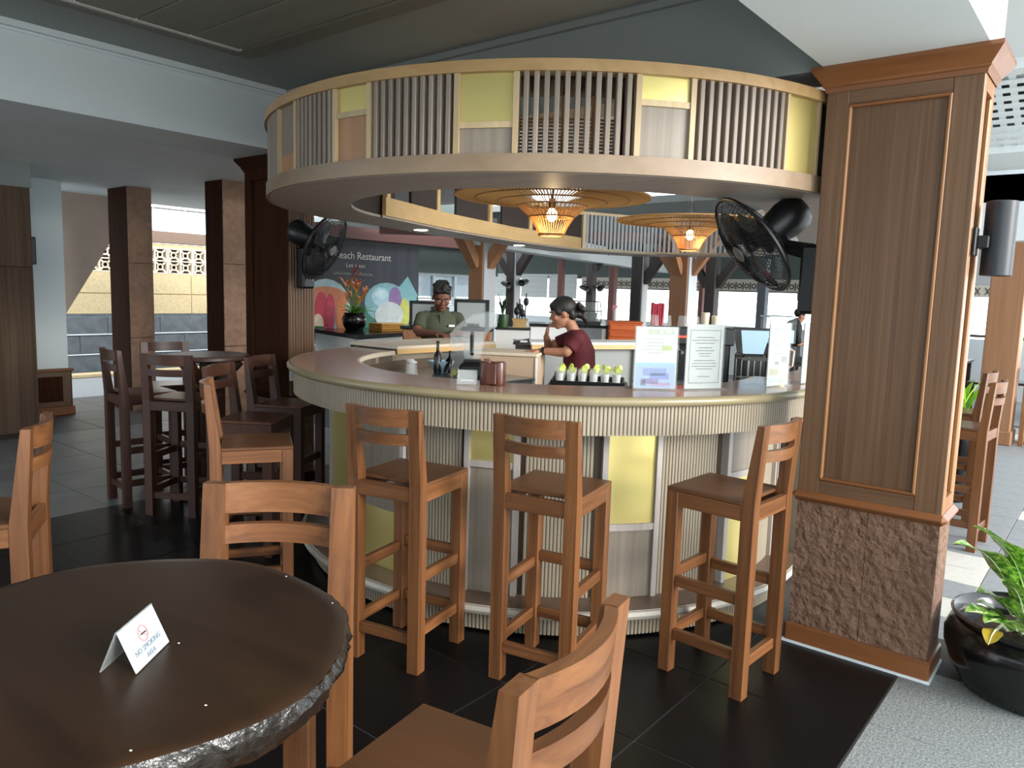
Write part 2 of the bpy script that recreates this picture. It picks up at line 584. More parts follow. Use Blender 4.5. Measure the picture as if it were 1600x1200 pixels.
lattice((0.3, 7.62, 2.88), (0.3, 6.62, 3.26))
lattice((0.3, 6.42, 3.30), (0.3, 5.0, 3.60))
MB().beam((-1.2, 6.52, 3.26), (1.8, 6.52, 3.26), 0.16, 0.12).build('trim_5', 'white_paint', kind='structure')
MB().box((0.3, 8.1, 2.87), (3.0, 0.95, 0.08)).build('trim_6', 'white_paint', kind='structure')
MB().box((-1.15, 8.95, 2.6), (0.62, 0.2, 0.8)).build('trim_7', 'white_paint', kind='structure')

# ------------------------------------------------------------------ the two panelled pillars
def pillar(name, label, x0, y0, vwood, rail, trim, trimv, side, group=None):
    t = thing(name, label, 'pillar', (x0, y0, 0), kind='thing')
    W, D = 0.6, 0.26
    MB().box((W / 2, D / 2, 0.046), (W, D, 0.09), ch=0.008).build('base_board', trim, t)
    MB().box((W / 2, D / 2, 0.005), (W + .012, D + .012, 0.012)).build('base_seal', 'white_paint', t)
    for a, b in ((0.014, 0.312), (0.314, 0.586)):
        MB().box(((a + b) / 2, D / 2 , 0.385), (b - a, D - 0.03, 0.6)).build('stone_slab', 'stone', t)
    m = MB()
    m.box((W / 2, D / 2, 0.692), (W + 0.026, D + 0.026, 0.046), ch=0.02)
    m.build('belt_moulding', trim, t)
    MB().box((W / 2, D / 2, 1.58), (W - 0.06, D - 0.05, 1.74)).build('panel', vwood, t)
    for a, b in ((0.012, 0.10), (0.485, 0.588)):
        MB().box(((a + b) / 2, 0.02, 1.58), (b - a, 0.02, 1.74), ch=0.002).build('stile', vwood, t)
    for z0, z1 in ((0.712, 0.772), (2.38, 2.45)):
        MB().box((0.2925, 0.021, (z0 + z1) / 2), (0.385, 0.019, z1 - z0), ch=0.002).build('rail', rail, t)
    for x in (0.107, 0.478):
        MB().box((x, 0.018, 1.576), (0.014, 0.022, 1.60), ch=0.004).build('bead', trimv, t)
    for z in (0.78, 2.373):
        MB().box((0.2925, 0.018, z), (0.385, 0.022, 0.014), ch=0.004).build('bead', trim, t)
    for sx, x in ((1, W - 0.02), (-1, 0.02)):
        if side and sx == 1:
            m = MB()
            m.box((W - 0.016, D / 2, 1.58), (0.012, D - 0.024, 1.74))
            k = 0
            for k in range(9):
                m.box((W - 0.008, 0.03 + k * 0.025, 1.58), (0.012, 0.015, 1.74), ch=0.004)
            m.build('fluted_side', 'pillar_wood', t)
            continue
        for y in (0.037, D - 0.037):
            MB().box((x, y, 1.58), (0.02, 0.05, 1.74), ch=0.002).build('stile', trimv, t)
            MB().box((x, y + (0.03 if y < .1 else -.03), 1.576), (0.018, 0.012, 1.60), ch=0.004).build('bead', trimv, t)
        for z in (0.742, 2.415):
            MB().box((x, D / 2, z), (0.02, D - 0.12, 0.07)).build('rail', trimv, t)
    # crown moulding, flared
    pr = [(0.0, 2.435), (0.004, 2.452), (0.012, 2.458), (0.012, 2.466), (0.03, 2.49), (0.046, 2.512), (0.052, 2.52), (0.052, 2.536)]
    vs, fs = [], []
    for d, z in pr:
        for x, y in ((0.005 - d, 0.005 - d), (W - .005 + d, 0.005 - d), (W - .005 + d, D + d), (0.005 - d, D + d)):
            vs.append((x, y, z))
    for i in range(len(pr) - 1):
        for k in range(4):
            l = (k + 1) % 4
            fs.append((i * 4 + k, i * 4 + l, i * 4 + 4 + l, i * 4 + 4 + k))
    fs.append(tuple(range(len(vs) - 4, len(vs))))
    MB().add(vs, fs).build('crown_moulding', trim, t)
    return t
pillar('pillar', 'big brown wood panelled pillar with rough stone foot beside the bar stools', -1.11, 3.425,
       'pillar_wood', 'pillar_rail', 'pillar_trim', 'pillar_trim_v', False)
pillar('pillar', 'dark panelled pillar behind the dark stools, carrying a wall fan', -5.57, 3.425,
       'dark_wood', 'dark_wood', 'dark_wood', 'dark_wood', True)

# ------------------------------------------------------------------ round bar counter
bar = thing('bar_counter', 'curved bar counter with ribbed front, yellow panels and brown top', 'counter', (CX, CY, 0))
C0 = (0.0, 0.0)
A0, A1 = -190.0, 14.0
RB = 1.37
def ring_poly(r0, r1, z0, z1, a0, a1, n=90):
    return MB().arc(C0, r0, r1, z0, z1, a0, a1, n)
ring_poly(1.215, 1.598, 1.10, 1.131, A0, A1).build('counter_top', 'counter_wood', bar)
nz = MB()
path = [(1.594 * math.cos(math.radians(a)), 1.594 * math.sin(math.radians(a)), 1.111) for a in [A0 + (A1 - A0) * i / 90 for i in range(91)]]
nz.tube(path, 0.0215, 10)
nz.build('rounded_edge', 'brass_edge', bar)
ring_poly(1.20, 1.222, 1.06, 1.128, A0, A1).build('inner_edge', 'cream_light', bar)
ring_poly(1.54, 1.575, 0.965, 1.10, A0, A1).build('apron', 'reed_back', bar)

def reeds(r, z0, z1, a0, a1, pitch=0.0178, rad=0.0074):
    """half-round vertical battens along the arc"""
    n = max(1, int(round(math.radians(a1 - a0) * r / pitch)))
    mb = MB()
    for i in range(n):
        a = math.radians(a0 + (a1 - a0) * (i + 0.5) / n)
        ca, sa = math.cos(a), math.sin(a)
        vs = []
        for z in (z0, z1):
            for k in range(5):
                t = PI * k / 4
                u, w2 = -math.cos(t) * rad, math.sin(t) * rad * 0.6
                vs.append(((r + w2) * ca - u * sa, (r + w2) * sa + u * ca, z))
        fs = [(k, k + 1, k + 6, k + 5) for k in range(4)] + [(5, 6, 7, 8, 9), (4, 3, 2, 1, 0)]
        mb.add(vs, fs, None, True)
    return mb
reeds(1.574, 0.96, 1.10, A0, A1).build('apron_reeds', 'reed', bar, 'stuff')
# body behind the stools
ring_poly(1.20, RB - 0.03, 0.10, 1.10, A0, A1).build('body', 'reed_back', bar)
ring_poly(1.20, 1.53, 0.118, 0.148, A0, A1).build('footrest_top', 'tread_wood', bar)
path = [(1.522 * math.cos(math.radians(a)), 1.522 * math.sin(math.radians(a)), 0.128) for a in [A0 + (A1 - A0) * i / 90 for i in range(91)]]
MB().tube(path, 0.022, 8).build('footrest_edge', 'tread_edge', bar)
ring_poly(1.2, 1.47, 0.02, 0.12, A0, A1).build('plinth', 'reed_back', bar)
reeds(1.468, 0.012, 0.118, A0, A1, 0.0185, 0.0076).build('plinth_reeds', 'reed', bar, 'stuff')
for a, b in ((-85.2, -72.0), (-59.0, -45.8), (-32.2, -17.6), (-2.0, 9.0)):
    reeds(RB - 0.012, 0.148, 0.965, a, b, 0.0175, 0.0073).build('body_reeds', 'reed', bar, 'stuff')
    ring_poly(RB - 0.04, RB - 0.012, 0.148, 0.965, a, b, 8).build('backing', 'reed_back', bar)
def post(a, w=1.1, mat='grey_post_wood'):
    ring_poly(RB - 0.04, RB + 0.012, 0.148, 0.965, a - w / 2, a + w / 2, 2).build('post', mat, bar)
for a in (-121.5, -103.0, -86.0, -70.6, -60.6, -43.6, -32.6, -14.6, -2.6, 9.6, 13.4):
    post(a)
def cell(a, b, z0, z1, mat, name):
    ring_poly(RB - 0.035, RB - 0.004, z0, z1, a, b, 6).build(name, mat, bar)
def crossbar(a, b, z):
    ring_poly(RB - 0.035, RB + 0.008, z - 0.016, z + 0.016, a, b, 6).build('cross_bar', 'grey_post_wood', bar)
cell(-121, -103.5, 0.148, 0.965, 'yellow', 'yellow_panel')
cell(-102.5, -86.5, 0.45, 0.965, 'lam_v', 'wood_panel')
cell(-102.5, -86.5, 0.148, 0.45, 'yellow', 'yellow_panel')
cell(-70.1, -61.1, 0.77, 0.965, 'yellow', 'yellow_panel')
cell(-70.1, -61.1, 0.148, 0.77, 'lam_v', 'wood_panel')
crossbar(-70.1, -61.1, 0.765)
cell(-43.1, -33.1, 0.50, 0.965, 'yellow', 'yellow_panel')
cell(-43.1, -33.1, 0.148, 0.50, 'lam_v', 'wood_panel')
crossbar(-43.1, -33.1, 0.49)
cell(-14.1, -3.1, 0.70, 0.965, 'lam_v', 'wood_panel')
cell(-14.1, -3.1, 0.148, 0.70, 'yellow', 'yellow_panel')
crossbar(-14.1, -3.1, 0.69)
cell(10.2, 12.9, 0.148, 0.965, 'yellow', 'yellow_panel')
cell(-189, -122, 0.148, 0.965, 'lam_v', 'wood_panel')
# straight right arm of the worktop, going back
MB().box((1.40, 1.15, 1.115), (0.38, 1.55, 0.032), ch=0.006).build('counter_arm', 'counter_wood', bar)
MB().box((1.40, 1.15, 0.55), (0.34, 1.5, 1.1)).build('arm_body', 'lam_v', bar)

# ------------------------------------------------------------------ round canopy over the bar
fas = thing('bar_canopy', 'round overhead bar canopy of pale slats with yellow and wood panels', 'canopy', (CX, CY, 0))
ZF0, ZF1 = 2.034, 2.46
def fring(r0, r1, z0, z1, a0, a1, n=80):
    return MB().arc(C0, r0, r1, z0, z1, a0, a1, n)
FA0, FA1 = -170.0, 10.0
fring(1.68, 1.718, ZF0, 2.104, FA0, FA1).build('lower_band', 'lam_h', fas)
fring(1.645, 1.724, 2.415, ZF1, FA0, FA1).build('upper_rim', 'lam_warm', fas)
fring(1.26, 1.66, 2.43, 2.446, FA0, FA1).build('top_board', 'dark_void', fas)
slat_me = MB().box((1.690, 0, 2.26), (0.044, 0.0205, 0.315), ch=0.003).mesh('slat', 'slat_wood')
def slats(a, b, n):
    for i in range(n):
        o = link('slat', slat_me, fas)
        o.rotation_euler = (0, 0, math.radians(a + (b - a) * (i + 0.5) / n))
def fpanel(a, b, z0, z1, mat, name):
    fring(1.672, 1.695, z0, z1, a, b, 5).build(name, mat, fas)
def fpost(a, w=0.75):
    fring(1.66, 1.712, 2.104, 2.415, a - w / 2, a + w / 2, 2).build('post', 'post_wood', fas)
def fbar(a, b, z):
    fring(1.672, 1.706, z - 0.012, z + 0.012, a, b, 5).build('cross_bar', 'post_wood', fas)
fpanel(-108.8, -101.8, 2.19, 2.415, 'slat_wood', 'wood_panel')
fpanel(-108.8, -101.8, 2.104, 2.19, 'lam_tan_v', 'wood_panel')
fpost(-101.3); slats(-100.7, -90.6, 8)
fpost(-90.0); fpanel(-89.6, -83.2, 2.315, 2.415, 'yellow', 'yellow_panel')
fbar(-89.6, -83.2, 2.30); fpanel(-89.6, -83.2, 2.104, 2.29, 'lam_tan_v', 'wood_panel'); fpost(-82.8)
slats(-82.2, -69.2, 10)
fpost(-68.6); fpanel(-68.2, -60.8, 2.23, 2.415, 'yellow', 'yellow_panel')
fbar(-68.2, -60.8, 2.216); fpanel(-68.2, -60.8, 2.104, 2.205, 'lam_v', 'wood_panel'); fpost(-60.4)
slats(-59.8, -44.9, 11)
fpost(-44.3); fpanel(-43.9, -37.1, 2.325, 2.415, 'yellow', 'yellow_panel')
fbar(-43.9, -37.1, 2.312); fpanel(-43.9, -37.1, 2.104, 2.302, 'lam_v', 'wood_panel'); fpost(-36.7)
slats(-36.1, -21.3, 11)
fpost(-20.8, 0.5); fpanel(-20.6, -13.9, 2.104, 2.415, 'yellow', 'yellow_panel')
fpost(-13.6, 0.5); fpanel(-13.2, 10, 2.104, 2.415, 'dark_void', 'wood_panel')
slats(-120.5, -109.4, 8); fpost(-109.0)
fpanel(-170, -121, 2.104, 2.415, 'lam_v', 'wood_panel')
# inner skin of the canopy: dark boards, with fine level louvres in the middle
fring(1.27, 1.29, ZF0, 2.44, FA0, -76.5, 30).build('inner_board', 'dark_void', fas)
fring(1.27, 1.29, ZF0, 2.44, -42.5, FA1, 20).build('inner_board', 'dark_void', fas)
lv = MB()
for i in range(15):
    z = 2.108 + 0.0155 * i
    lv.arc(C0, 1.275, 1.287, z, z + 0.0085, -76.5, -42.5, 14, False)
for a in (-76, -70.5, -65, -59.5, -54, -51.5, -48, -43):
    lv.arc(C0, 1.27, 1.29, 2.05, 2.43, a - 0.5, a + 0.5, 1, False)
lv.build('inner_louvres', 'rattan', fas, 'stuff')
fring(1.27, 1.29, ZF0, 2.10, -76.5, -42.5, 14).build('inner_board', 'lam_h', fas)
# soffit: outer and inner outlines, walked together
outer = [(1.70 * math.cos(math.radians(a)), 1.70 * math.sin(math.radians(a))) for a in range(0, -181, -6)]
inner = [(1.255 * math.cos(math.radians(a)), 1.255 * math.sin(math.radians(a))) for a in range(0, -181, -6)]
def rel(p):
    return (p[0] - CX, p[1] - CY)
outer[-1] = rel((-4.52, 3.80)); outer[-2] = rel((-4.48, 3.55))
inner[-1] = rel((-4.12, 3.90)); inner[-2] = rel((-4.045, 3.68)); inner[-3] = rel((-3.97, 3.48))
outer += [rel(p) for p in ((-4.74, 4.5), (-4.95, 5.6), (-5.2, 7.1), (-4.75, 8.25), (-3.55, 8.52), (-1.75, 7.1), (-1.30, 5.6))]
inner += [rel(p) for p in ((-4.33, 4.48), (-4.60, 5.64), (-4.74, 6.97), (-4.33, 7.93), (-3.5, 8.23), (-2.24, 6.64), (-1.95, 5.6))]
n = len(outer)
vs = [(p[0], p[1], z) for z in (ZF0 - 0.002, ZF0 + 0.014) for p in outer] + [(p[0], p[1], z) for z in (ZF0 - 0.002, ZF0 + 0.014) for p in inner]
fs = []
for i in range(n):
    j = (i + 1) % n
    fs += [(i, 2 * n + i, 2 * n + j, j), (n + i, n + j, 3 * n + j, 3 * n + i), (i, j, n + j, n + i), (2 * n + i, 3 * n + i, 3 * n + j, 2 * n + j)]
MB().add(vs, fs).build('soffit', 'soffit_wood', fas)
# straight inner wall on the far left: pale band, posts, dark boards with gaps between
def along(pts, d):
    for a, b in zip(pts, pts[1:]):
        l = math.dist(a, b)
        if d <= l:
            return (a[0] + (b[0] - a[0]) * d / l, a[1] + (b[1] - a[1]) * d / l)
        d -= l
    return pts[-1]
chord = inner[28:34]
clen = sum(math.dist(a, b) for a, b in zip(chord, chord[1:]))
def wall_piece(pts, d0, d1, z0, z1, th, mat, name, parent, step=0.4, off=0.0):
    m = max(1, int((d1 - d0) / step))
    mb = MB()
    for i in range(m):
        a = along(pts, d0 + (d1 - d0) * i / m)
        b = along(pts, d0 + (d1 - d0) * (i + 1) / m)
        mb.beam((a[0], a[1], (z0 + z1) / 2), (b[0], b[1], (z0 + z1) / 2), th, z1 - z0)
    return mb.build(name, mat, parent)
wall_piece(chord, 0.02, clen, ZF0 + 0.012, 2.167, 0.03, 'chord_wood', 'inner_band', fas)
wall_piece(chord, 0.02, clen, 2.41, 2.45, 0.03, 'chord_wood', 'inner_band', fas)
for a, b in ((0.40, 0.82), (1.18, 1.72), (2.0, 2.5), (2.65, clen)):
    wall_piece(chord, a, b, 2.167, 2.41, 0.022, 'dark_void', 'dark_board', fas)
for d in (0.03, 0.83, 1.75, 2.52):
    wall_piece(chord, d, d + 0.05, 2.167, 2.41, 0.034, 'chord_wood', 'post', fas)
# far curved wall of upright slats
back = inner[33:37]
blen = sum(math.dist(a, b) for a, b in zip(back, back[1:]))
wall_piece(back, 0, blen, ZF0 + 0.012, 2.06, 0.03, 'post_wood', 'far_rail', fas)
wall_piece(back, 0, blen, 2.42, 2.45, 0.03, 'post_wood', 'far_rail', fas)
sl = MB()
k = 0
while k * 0.052 < blen - 0.1:
    p = along(back, 0.04 + k * 0.052)
    sl.box((p[0], p[1], 2.24), (0.024, 0.024, 0.37), rz=0.6)
    k += 1
sl.build('far_slats', 'grey_col', fas, 'stuff')
for d in (0.02, 1.55, 2.9, blen - 0.03):
    wall_piece(back, d, d + 0.04, 2.06, 2.42, 0.04, 'post_wood', 'post', fas)
# downlights let into the soffit
for x, y in ((-4.376 - 0.12, 4.345), (-4.811 - 0.1, 6.127)):
    q = rel((x, y))
    o = MB().lathe([(0, -0.004), (0.045, -0.004), (0.055, -0.002), (0.055, 0.004)], 16).build('downlight', 'led', fas)
    o.location = (q[0], q[1], ZF0 - 0.002)
# white slatted roof light above the open side of the canopy
MB().box((-3.6, 7.2, 3.3), (6.0, 7.0, 0.05)).build('ceiling_back', 'white_paint', kind='structure')

# ------------------------------------------------------------------ bar stools
def make_stool(label, dark=False, group='wooden bar stools'):
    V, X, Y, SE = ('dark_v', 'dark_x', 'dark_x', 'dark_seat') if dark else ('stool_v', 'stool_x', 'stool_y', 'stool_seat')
    t = thing('bar_stool', label, 'stool', group=group)
    hx, hy, w = 0.1525, 0.1625, 0.052
    # front legs straight, rear legs run up into the back posts and lean a little
    for sx in (-1, 1):
        MB().box((sx * hx, hy, 0.388), (w, w, 0.776), ch=0.003).build('leg', V, t)
        mb = MB()
        pts = [(-hy, 0.0), (-hy, 0.78), (-hy - 0.020, 1.09)]
        dep = [w, w, 0.028]
        vs = []
        for (y, z), d in zip(pts, dep):
            vs += [(sx * hx - w / 2, y - w / 2, z), (sx * hx + w / 2, y - w / 2, z), (sx * hx + w / 2, y - w / 2 + d, z), (sx * hx - w / 2, y - w / 2 + d, z)]
        fs = [(3, 2, 1, 0), (8, 9, 10, 11)]
        for i in range(2):
            for k in range(4):
                l = (k + 1) % 4
                fs.append((i * 4 + k, i * 4 + l, i * 4 + 4 + l, i * 4 + 4 + k))
        mb.add(vs, fs).build('leg', V, t)
    # seat board and its rails
    vs, fs = [], []
    nx, ny = 8, 8
    X0, Y0, Y1 = hx + w / 2 + 0.001, -hy + w / 2 - 0.002, hy + w / 2 + 0.001
    MB().box((0, (Y0 + Y1) / 2, 0.783), (2 * X0, Y1 - Y0, 0.016), ch=0.004).build('seat', SE, t)
    for sy in (-1, 1):
        MB().box((0, sy * (hy + w / 2 - 0.015), 0.744), (2 * hx - w, 0.026, 0.062), ch=0.002).build('seat_rail', X, t)
    for sx in (-1, 1):
        MB().box((sx * (hx + w / 2 - 0.015), 0, 0.744), (0.026, 2 * hy - w, 0.062), ch=0.002).build('seat_rail', Y, t)
    # stretchers
    for sx in (-1, 1):
        for z in (0.165, 0.395):
            MB().box((sx * hx, 0, z), (0.028, 2 * hy - w, 0.045), ch=0.003).build('stretcher', Y, t)
    for y, z in ((hy, 0.165), (hy, 0.42), (-hy, 0.135)):
        MB().box((0, y, z), (2 * hx - w, 0.028, 0.045), ch=0.003).build('stretcher', X, t)
    # curved back rails
    for z0, z1 in ((1.018, 1.09), (0.945, 0.99)):
        mb = MB()
        N = 10
        vs, fs = [], []
        for i in range(N + 1):
            u = -1 + 2 * i / N
            x = u * (hx - w / 2 + 0.004)
            for z in (z0, z1):
                yb = -hy - 0.020 * (z - 0.78) / 0.31 - w / 2 - 0.030 * (1 - u * u) + 0.001
                for d in (0.0, 0.022):
                    vs.append((x, yb + d, z))
        for i in range(N):
            a, b = i * 4, i * 4 + 4
            fs += [(a, b, b + 2, a + 2), (a + 1, a + 3, b + 3, b + 1), (a, a + 1, b + 1, b), (a + 2, b + 2, b + 3, a + 3)]
        fs += [(0, 2, 3, 1), (N * 4, N * 4 + 1, N * 4 + 3, N * 4 + 2)]
        mb.add(vs, fs, None, True).build('back_rail', X, t)
    return t

def face(deg):
    return math.radians(deg - 90)
g = 'light brown bar stools'
st = make_stool('brown wooden bar stool at the bar, nearest the ribbed curve below the blender', group=g)
st.location = (-2.326, 2.204, 0); st.rotation_euler = (0, 0, face(102.3))
dup(st, (-1.757, 2.468, 0), face(101.7), 'brown bar stool with dark streak on its back rail, middle of three at the bar', g)
dup(st, (-1.216, 2.952, 0), face(176.6), 'brown wooden bar stool turned sideways beside the big panelled pillar', g)
f = Vector((0.615, -0.79)); c = Vector((-1.535, 1.035)) + f * 0.2
dup(st, (c.x, c.y, 0), math.atan2(f.y, f.x) - PI / 2, 'brown wooden bar stool across the dark foreground table, its back nearest the bar', g)
f = Vector((-0.49, -0.87)); c = Vector((-2.79, 0.955)) + f * 0.2
dup(st, (c.x, c.y, 0), math.atan2(f.y, f.x) - PI / 2, 'brown wooden bar stool cut off by the photo edge, turned away left', g)
f = Vector((-0.987, -0.16)); c = Vector((-0.55, 0.84)) + f * 0.2
dup(st, (c.x, c.y, 0), math.atan2(f.y, f.x) - PI / 2, 'closest brown bar stool with big curved back rails by the dark foreground table', g)
dup(st, (-3.335, 2.085, 0), face(58), 'lit brown bar stool standing sideways behind the foreground stool back', g)
g2 = 'dark brown bar stools'
dk = make_stool('dark brown bar stool nearest the left end of the bar counter', True, g2)
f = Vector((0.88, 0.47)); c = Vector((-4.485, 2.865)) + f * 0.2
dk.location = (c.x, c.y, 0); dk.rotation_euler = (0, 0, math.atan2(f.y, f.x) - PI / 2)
f = Vector((0.826, 0.563)); c = Vector((-4.12, 2.36)) + f * 0.2
dup(dk, (c.x, c.y, 0), math.atan2(f.y, f.x) - PI / 2, 'dark brown bar stool between the lit brown stool and the bar end', g2)
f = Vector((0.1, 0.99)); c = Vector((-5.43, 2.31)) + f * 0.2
dup(dk, (c.x, c.y, 0), math.atan2(f.y, f.x) - PI / 2, 'dark brown bar stool seen from the side, leftmost at the round high table', g2)
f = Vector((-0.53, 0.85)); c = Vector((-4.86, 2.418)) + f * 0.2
dup(dk, (c.x, c.y, 0), math.atan2(f.y, f.x) - PI / 2, 'dark brown bar stool with its back to us at the round high table', g2)
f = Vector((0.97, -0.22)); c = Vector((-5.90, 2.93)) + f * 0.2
dup(dk, (c.x, c.y, 0), math.atan2(f.y, f.x) - PI / 2, 'dark brown bar stool behind the others, facing us across the round high table', g2)
g3 = 'stools beyond the big pillar'
dup(st, (-0.81, 5.70, 0), face(176), 'orange brown bar stool beyond the big pillar, behind the potted plant', g3)
dup(st, (-0.95, 6.45, 0), face(176), 'orange brown bar stool beyond the big pillar, second from the potted plant', g3)

# round high table among the dark stools
ht = thing('high_table', 'dark round high table among the dark stools by the panelled pillar', 'table', (-5.15, 2.88, 0))
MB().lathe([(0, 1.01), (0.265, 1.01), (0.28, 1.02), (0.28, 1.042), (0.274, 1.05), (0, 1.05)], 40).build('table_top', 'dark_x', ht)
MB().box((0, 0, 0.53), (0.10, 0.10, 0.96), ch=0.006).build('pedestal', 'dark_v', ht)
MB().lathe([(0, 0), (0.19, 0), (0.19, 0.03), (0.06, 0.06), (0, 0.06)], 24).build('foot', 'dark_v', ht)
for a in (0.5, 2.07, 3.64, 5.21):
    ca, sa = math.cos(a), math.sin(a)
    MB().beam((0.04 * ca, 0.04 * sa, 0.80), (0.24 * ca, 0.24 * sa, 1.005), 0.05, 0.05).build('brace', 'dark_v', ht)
# ------------------------------------------------------------------ foreground table with a rough bark edge
ft = thing('round_table', 'dark brown live-edge round table in the foreground', 'table', (-1.09, 0.45, 0))
mb = MB()
N = 72
rr = random.Random(3)
prof_r = [0.334 + 0.006 * math.sin(3 * a * 2 * PI / N + .5) + 0.004 * math.sin(7 * a * 2 * PI / N) for a in range(N)]
rings = [(0.0, 1.05), (0.5, 1.05), (0.93, 1.05), (0.985, 1.0495), (0.997, 1.0475)]
vs, fs = [(0, 0, 1.05)], []
lay = [[0] * N]
for f_, z in rings[1:]:
    row = []
    for k in range(N):
        a = 2 * PI * k / N
        row.append(len(vs)); vs.append((prof_r[k] * f_ * math.cos(a), prof_r[k] * f_ * math.sin(a), z))
    lay.append(row)
for k in range(N):
    l = (k + 1) % N
    fs.append((0, lay[1][k], lay[1][l]))
    for i in range(1, len(lay) - 1):
        fs.append((lay[i][k], lay[i + 1][k], lay[i + 1][l], lay[i][l]))
mb.add(vs, fs, None, True)
M['table_top'] = wood('table_top', '#1e130c', '#3a281a', 0, 0.36, 9, 0.25, 0.6, spec=0.35)
mb.build('table_top', 'table_top', ft)
M['bark'] = plain('bark', '#1d1814', 0.24, noise=0.4, nscale=22, bump=0.8, bscale=45)
vs, fs = [], []
NB = 144
lev = 6
for i in range(lev):
    for k in range(NB):
        a = 2 * PI * k / NB
        b = prof_r[(k // 2) % N]
        jag = rr.uniform(-0.005, 0.005) if 0 < i < lev - 1 else 0
        r = b + [-0.001, 0.004, 0.001, -0.006, -0.015, -0.03][i] + jag
        z = 1.0475 - 0.013 * i + (rr.uniform(-0.003, 0.003) if i else 0)
        vs.append((r * math.cos(a), r * math.sin(a), z))
for i in range(lev - 1):
    for k in range(NB):
        l = (k + 1) % NB
        fs.append((i * NB + k, (i + 1) * NB + k, (i + 1) * NB + l, i * NB + l))
fs.append(tuple((lev - 1) * NB + k for k in range(NB)))
MB().add(vs, fs, None, True).build('bark_edge', 'bark', ft)
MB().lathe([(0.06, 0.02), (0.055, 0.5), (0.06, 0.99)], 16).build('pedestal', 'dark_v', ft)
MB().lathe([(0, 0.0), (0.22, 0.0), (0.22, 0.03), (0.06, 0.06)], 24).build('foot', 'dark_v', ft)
# small white scuffs on the top
sc = MB()
for x, y, r in ((-0.962, 0.744, 1.050), (-1.114, 0.761, 1.050), (-1.007, 0.510, 1.050), (-0.828, 0.451, 1.050), (-0.803, 0.350, 1.050)):
    sc.sphere((x + 1.09, y - 0.45, 1.0503), 0.0016, 8, 4, (1.3, 1, 0.3))
sc.build('scuff_marks', 'white', ft)

# ------------------------------------------------------------------ left side: cabinet, white wall, stair underside, alley wall
cab = thing('storage_cabinet', 'tall dark wood storage cabinet front beside the white wall', 'cabinet', (-8.3, 0, 0))
MB().box((-0.3, 0.9, 1.2), (0.56, 3.9, 2.4)).build('body', 'dark_void', cab)
dl = MB().box((0, 0, 0), (0.022, 0.715, 1.605), ch=0.003).mesh('door', 'cabinet_wood')
du = MB().box((0, 0, 0), (0.022, 0.715, 0.765), ch=0.003).mesh('door', 'cabinet_wood')
hm = MB().box((0.025, 0, 0), (0.02, 0.02, 0.36)).mesh('handle', 'black')
for i in range(5):
    y = 2.49 - 0.725 * i
    d = link('door', dl, cab, loc=(-0.009, y, 0.855))
    h = link('handle', hm, d, loc=(0, -0.33 if i % 2 == 0 else 0.33, 0.35))
    link('door', du, cab, loc=(-0.009, y, 2.045))
MB().box((-0.29, 0.9, 0.025), (0.5, 3.86, 0.05)).build('kick_board', 'black_soft', cab)
MB().box((-8.6, 0.9, 2.53), (0.62, 3.92, 0.24)).build('trim_8', 'plaster', kind='structure')
MB().box((-9.62, 1.4, 1.33), (0.24, 4.36, 2.65)).build('wall_left', 'blue_white', kind='structure')
wsc = thing('wainscot', 'low brown panelled wainscot under the pale blue white wall', 'wainscot', (-9.5, 3.0, 0), kind='thing')
MB().box((0.02, 0, 0.25), (0.03, 1.2, 0.5)).build('board', 'dark_wood', wsc)
MB().box((0.03, 0, 0.52), (0.06, 1.24, 0.035), ch=0.008).build('cap', 'pillar_trim', wsc)
MB().box((0.035, 0, 0.05), (0.05, 1.24, 0.1), ch=0.006).build('base_board', 'pillar_trim', wsc)
for y in (-0.54, 0.54):
    MB().box((0.04, y, 0.3), (0.02, 0.09, 0.4), ch=0.004).build('stile', 'pillar_wood', wsc)
MB().box((0.04, 0, 0.475), (0.02, 1.0, 0.06), ch=0.004).build('rail', 'pillar_rail', wsc)
MB().box((0.04, 0, 0.13), (0.02, 1.0, 0.06), ch=0.004).build('rail', 'pillar_rail', wsc)
spk = thing('wall_speaker', 'small black box speaker on the pale wall by the cabinet', 'speaker', (-9.440, 3.194, 1.854))
MB().box((0, 0, 0), (0.1, 0.14, 0.30), ch=0.01).build('case', 'black_soft', spk)
MB().box((0.052, 0, 0.0), (0.006, 0.11, 0.26)).build('grille', 'black', spk)
# slanting underside of the stair
st_ = MB()
T = Matrix(((0, 0, 1, -10.6), (1, 0, 0, 0), (0, 1, 0, 0), (0, 0, 0, 1)))
st_.prism([(3.7, 2.78), (5.0, 2.78), (4.68, 2.234), (3.985, 1.10), (3.7, 0.68)], -0.35, 0.0, T)
st_.build('wall_stair', 'beige', kind='structure')
def stone_pillar(x0, x1, y0, y1, label):
    t = thing('stone_pillar', label, 'pillar', ((x0 + x1) / 2, (y0 + y1) / 2, 0), kind='thing')
    w, d = x1 - x0, y1 - y0
    MB().box((0, 0, 1.325), (w, d, 2.65)).build('front_face', 'dark_wood', t)
    for k in range(3):
        MB().box((w / 2 + 0.008, 0, 0.44 + 0.885 * k), (0.02, d - 0.004, 0.88), ch=0.004).build('stone_slab', 'stone_lit', t)
    return t
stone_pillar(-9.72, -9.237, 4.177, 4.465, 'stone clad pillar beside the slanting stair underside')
stone_pillar(-7.95, -7.607, 4.435, 4.70, 'stone clad pillar half behind the dark panelled pillar')
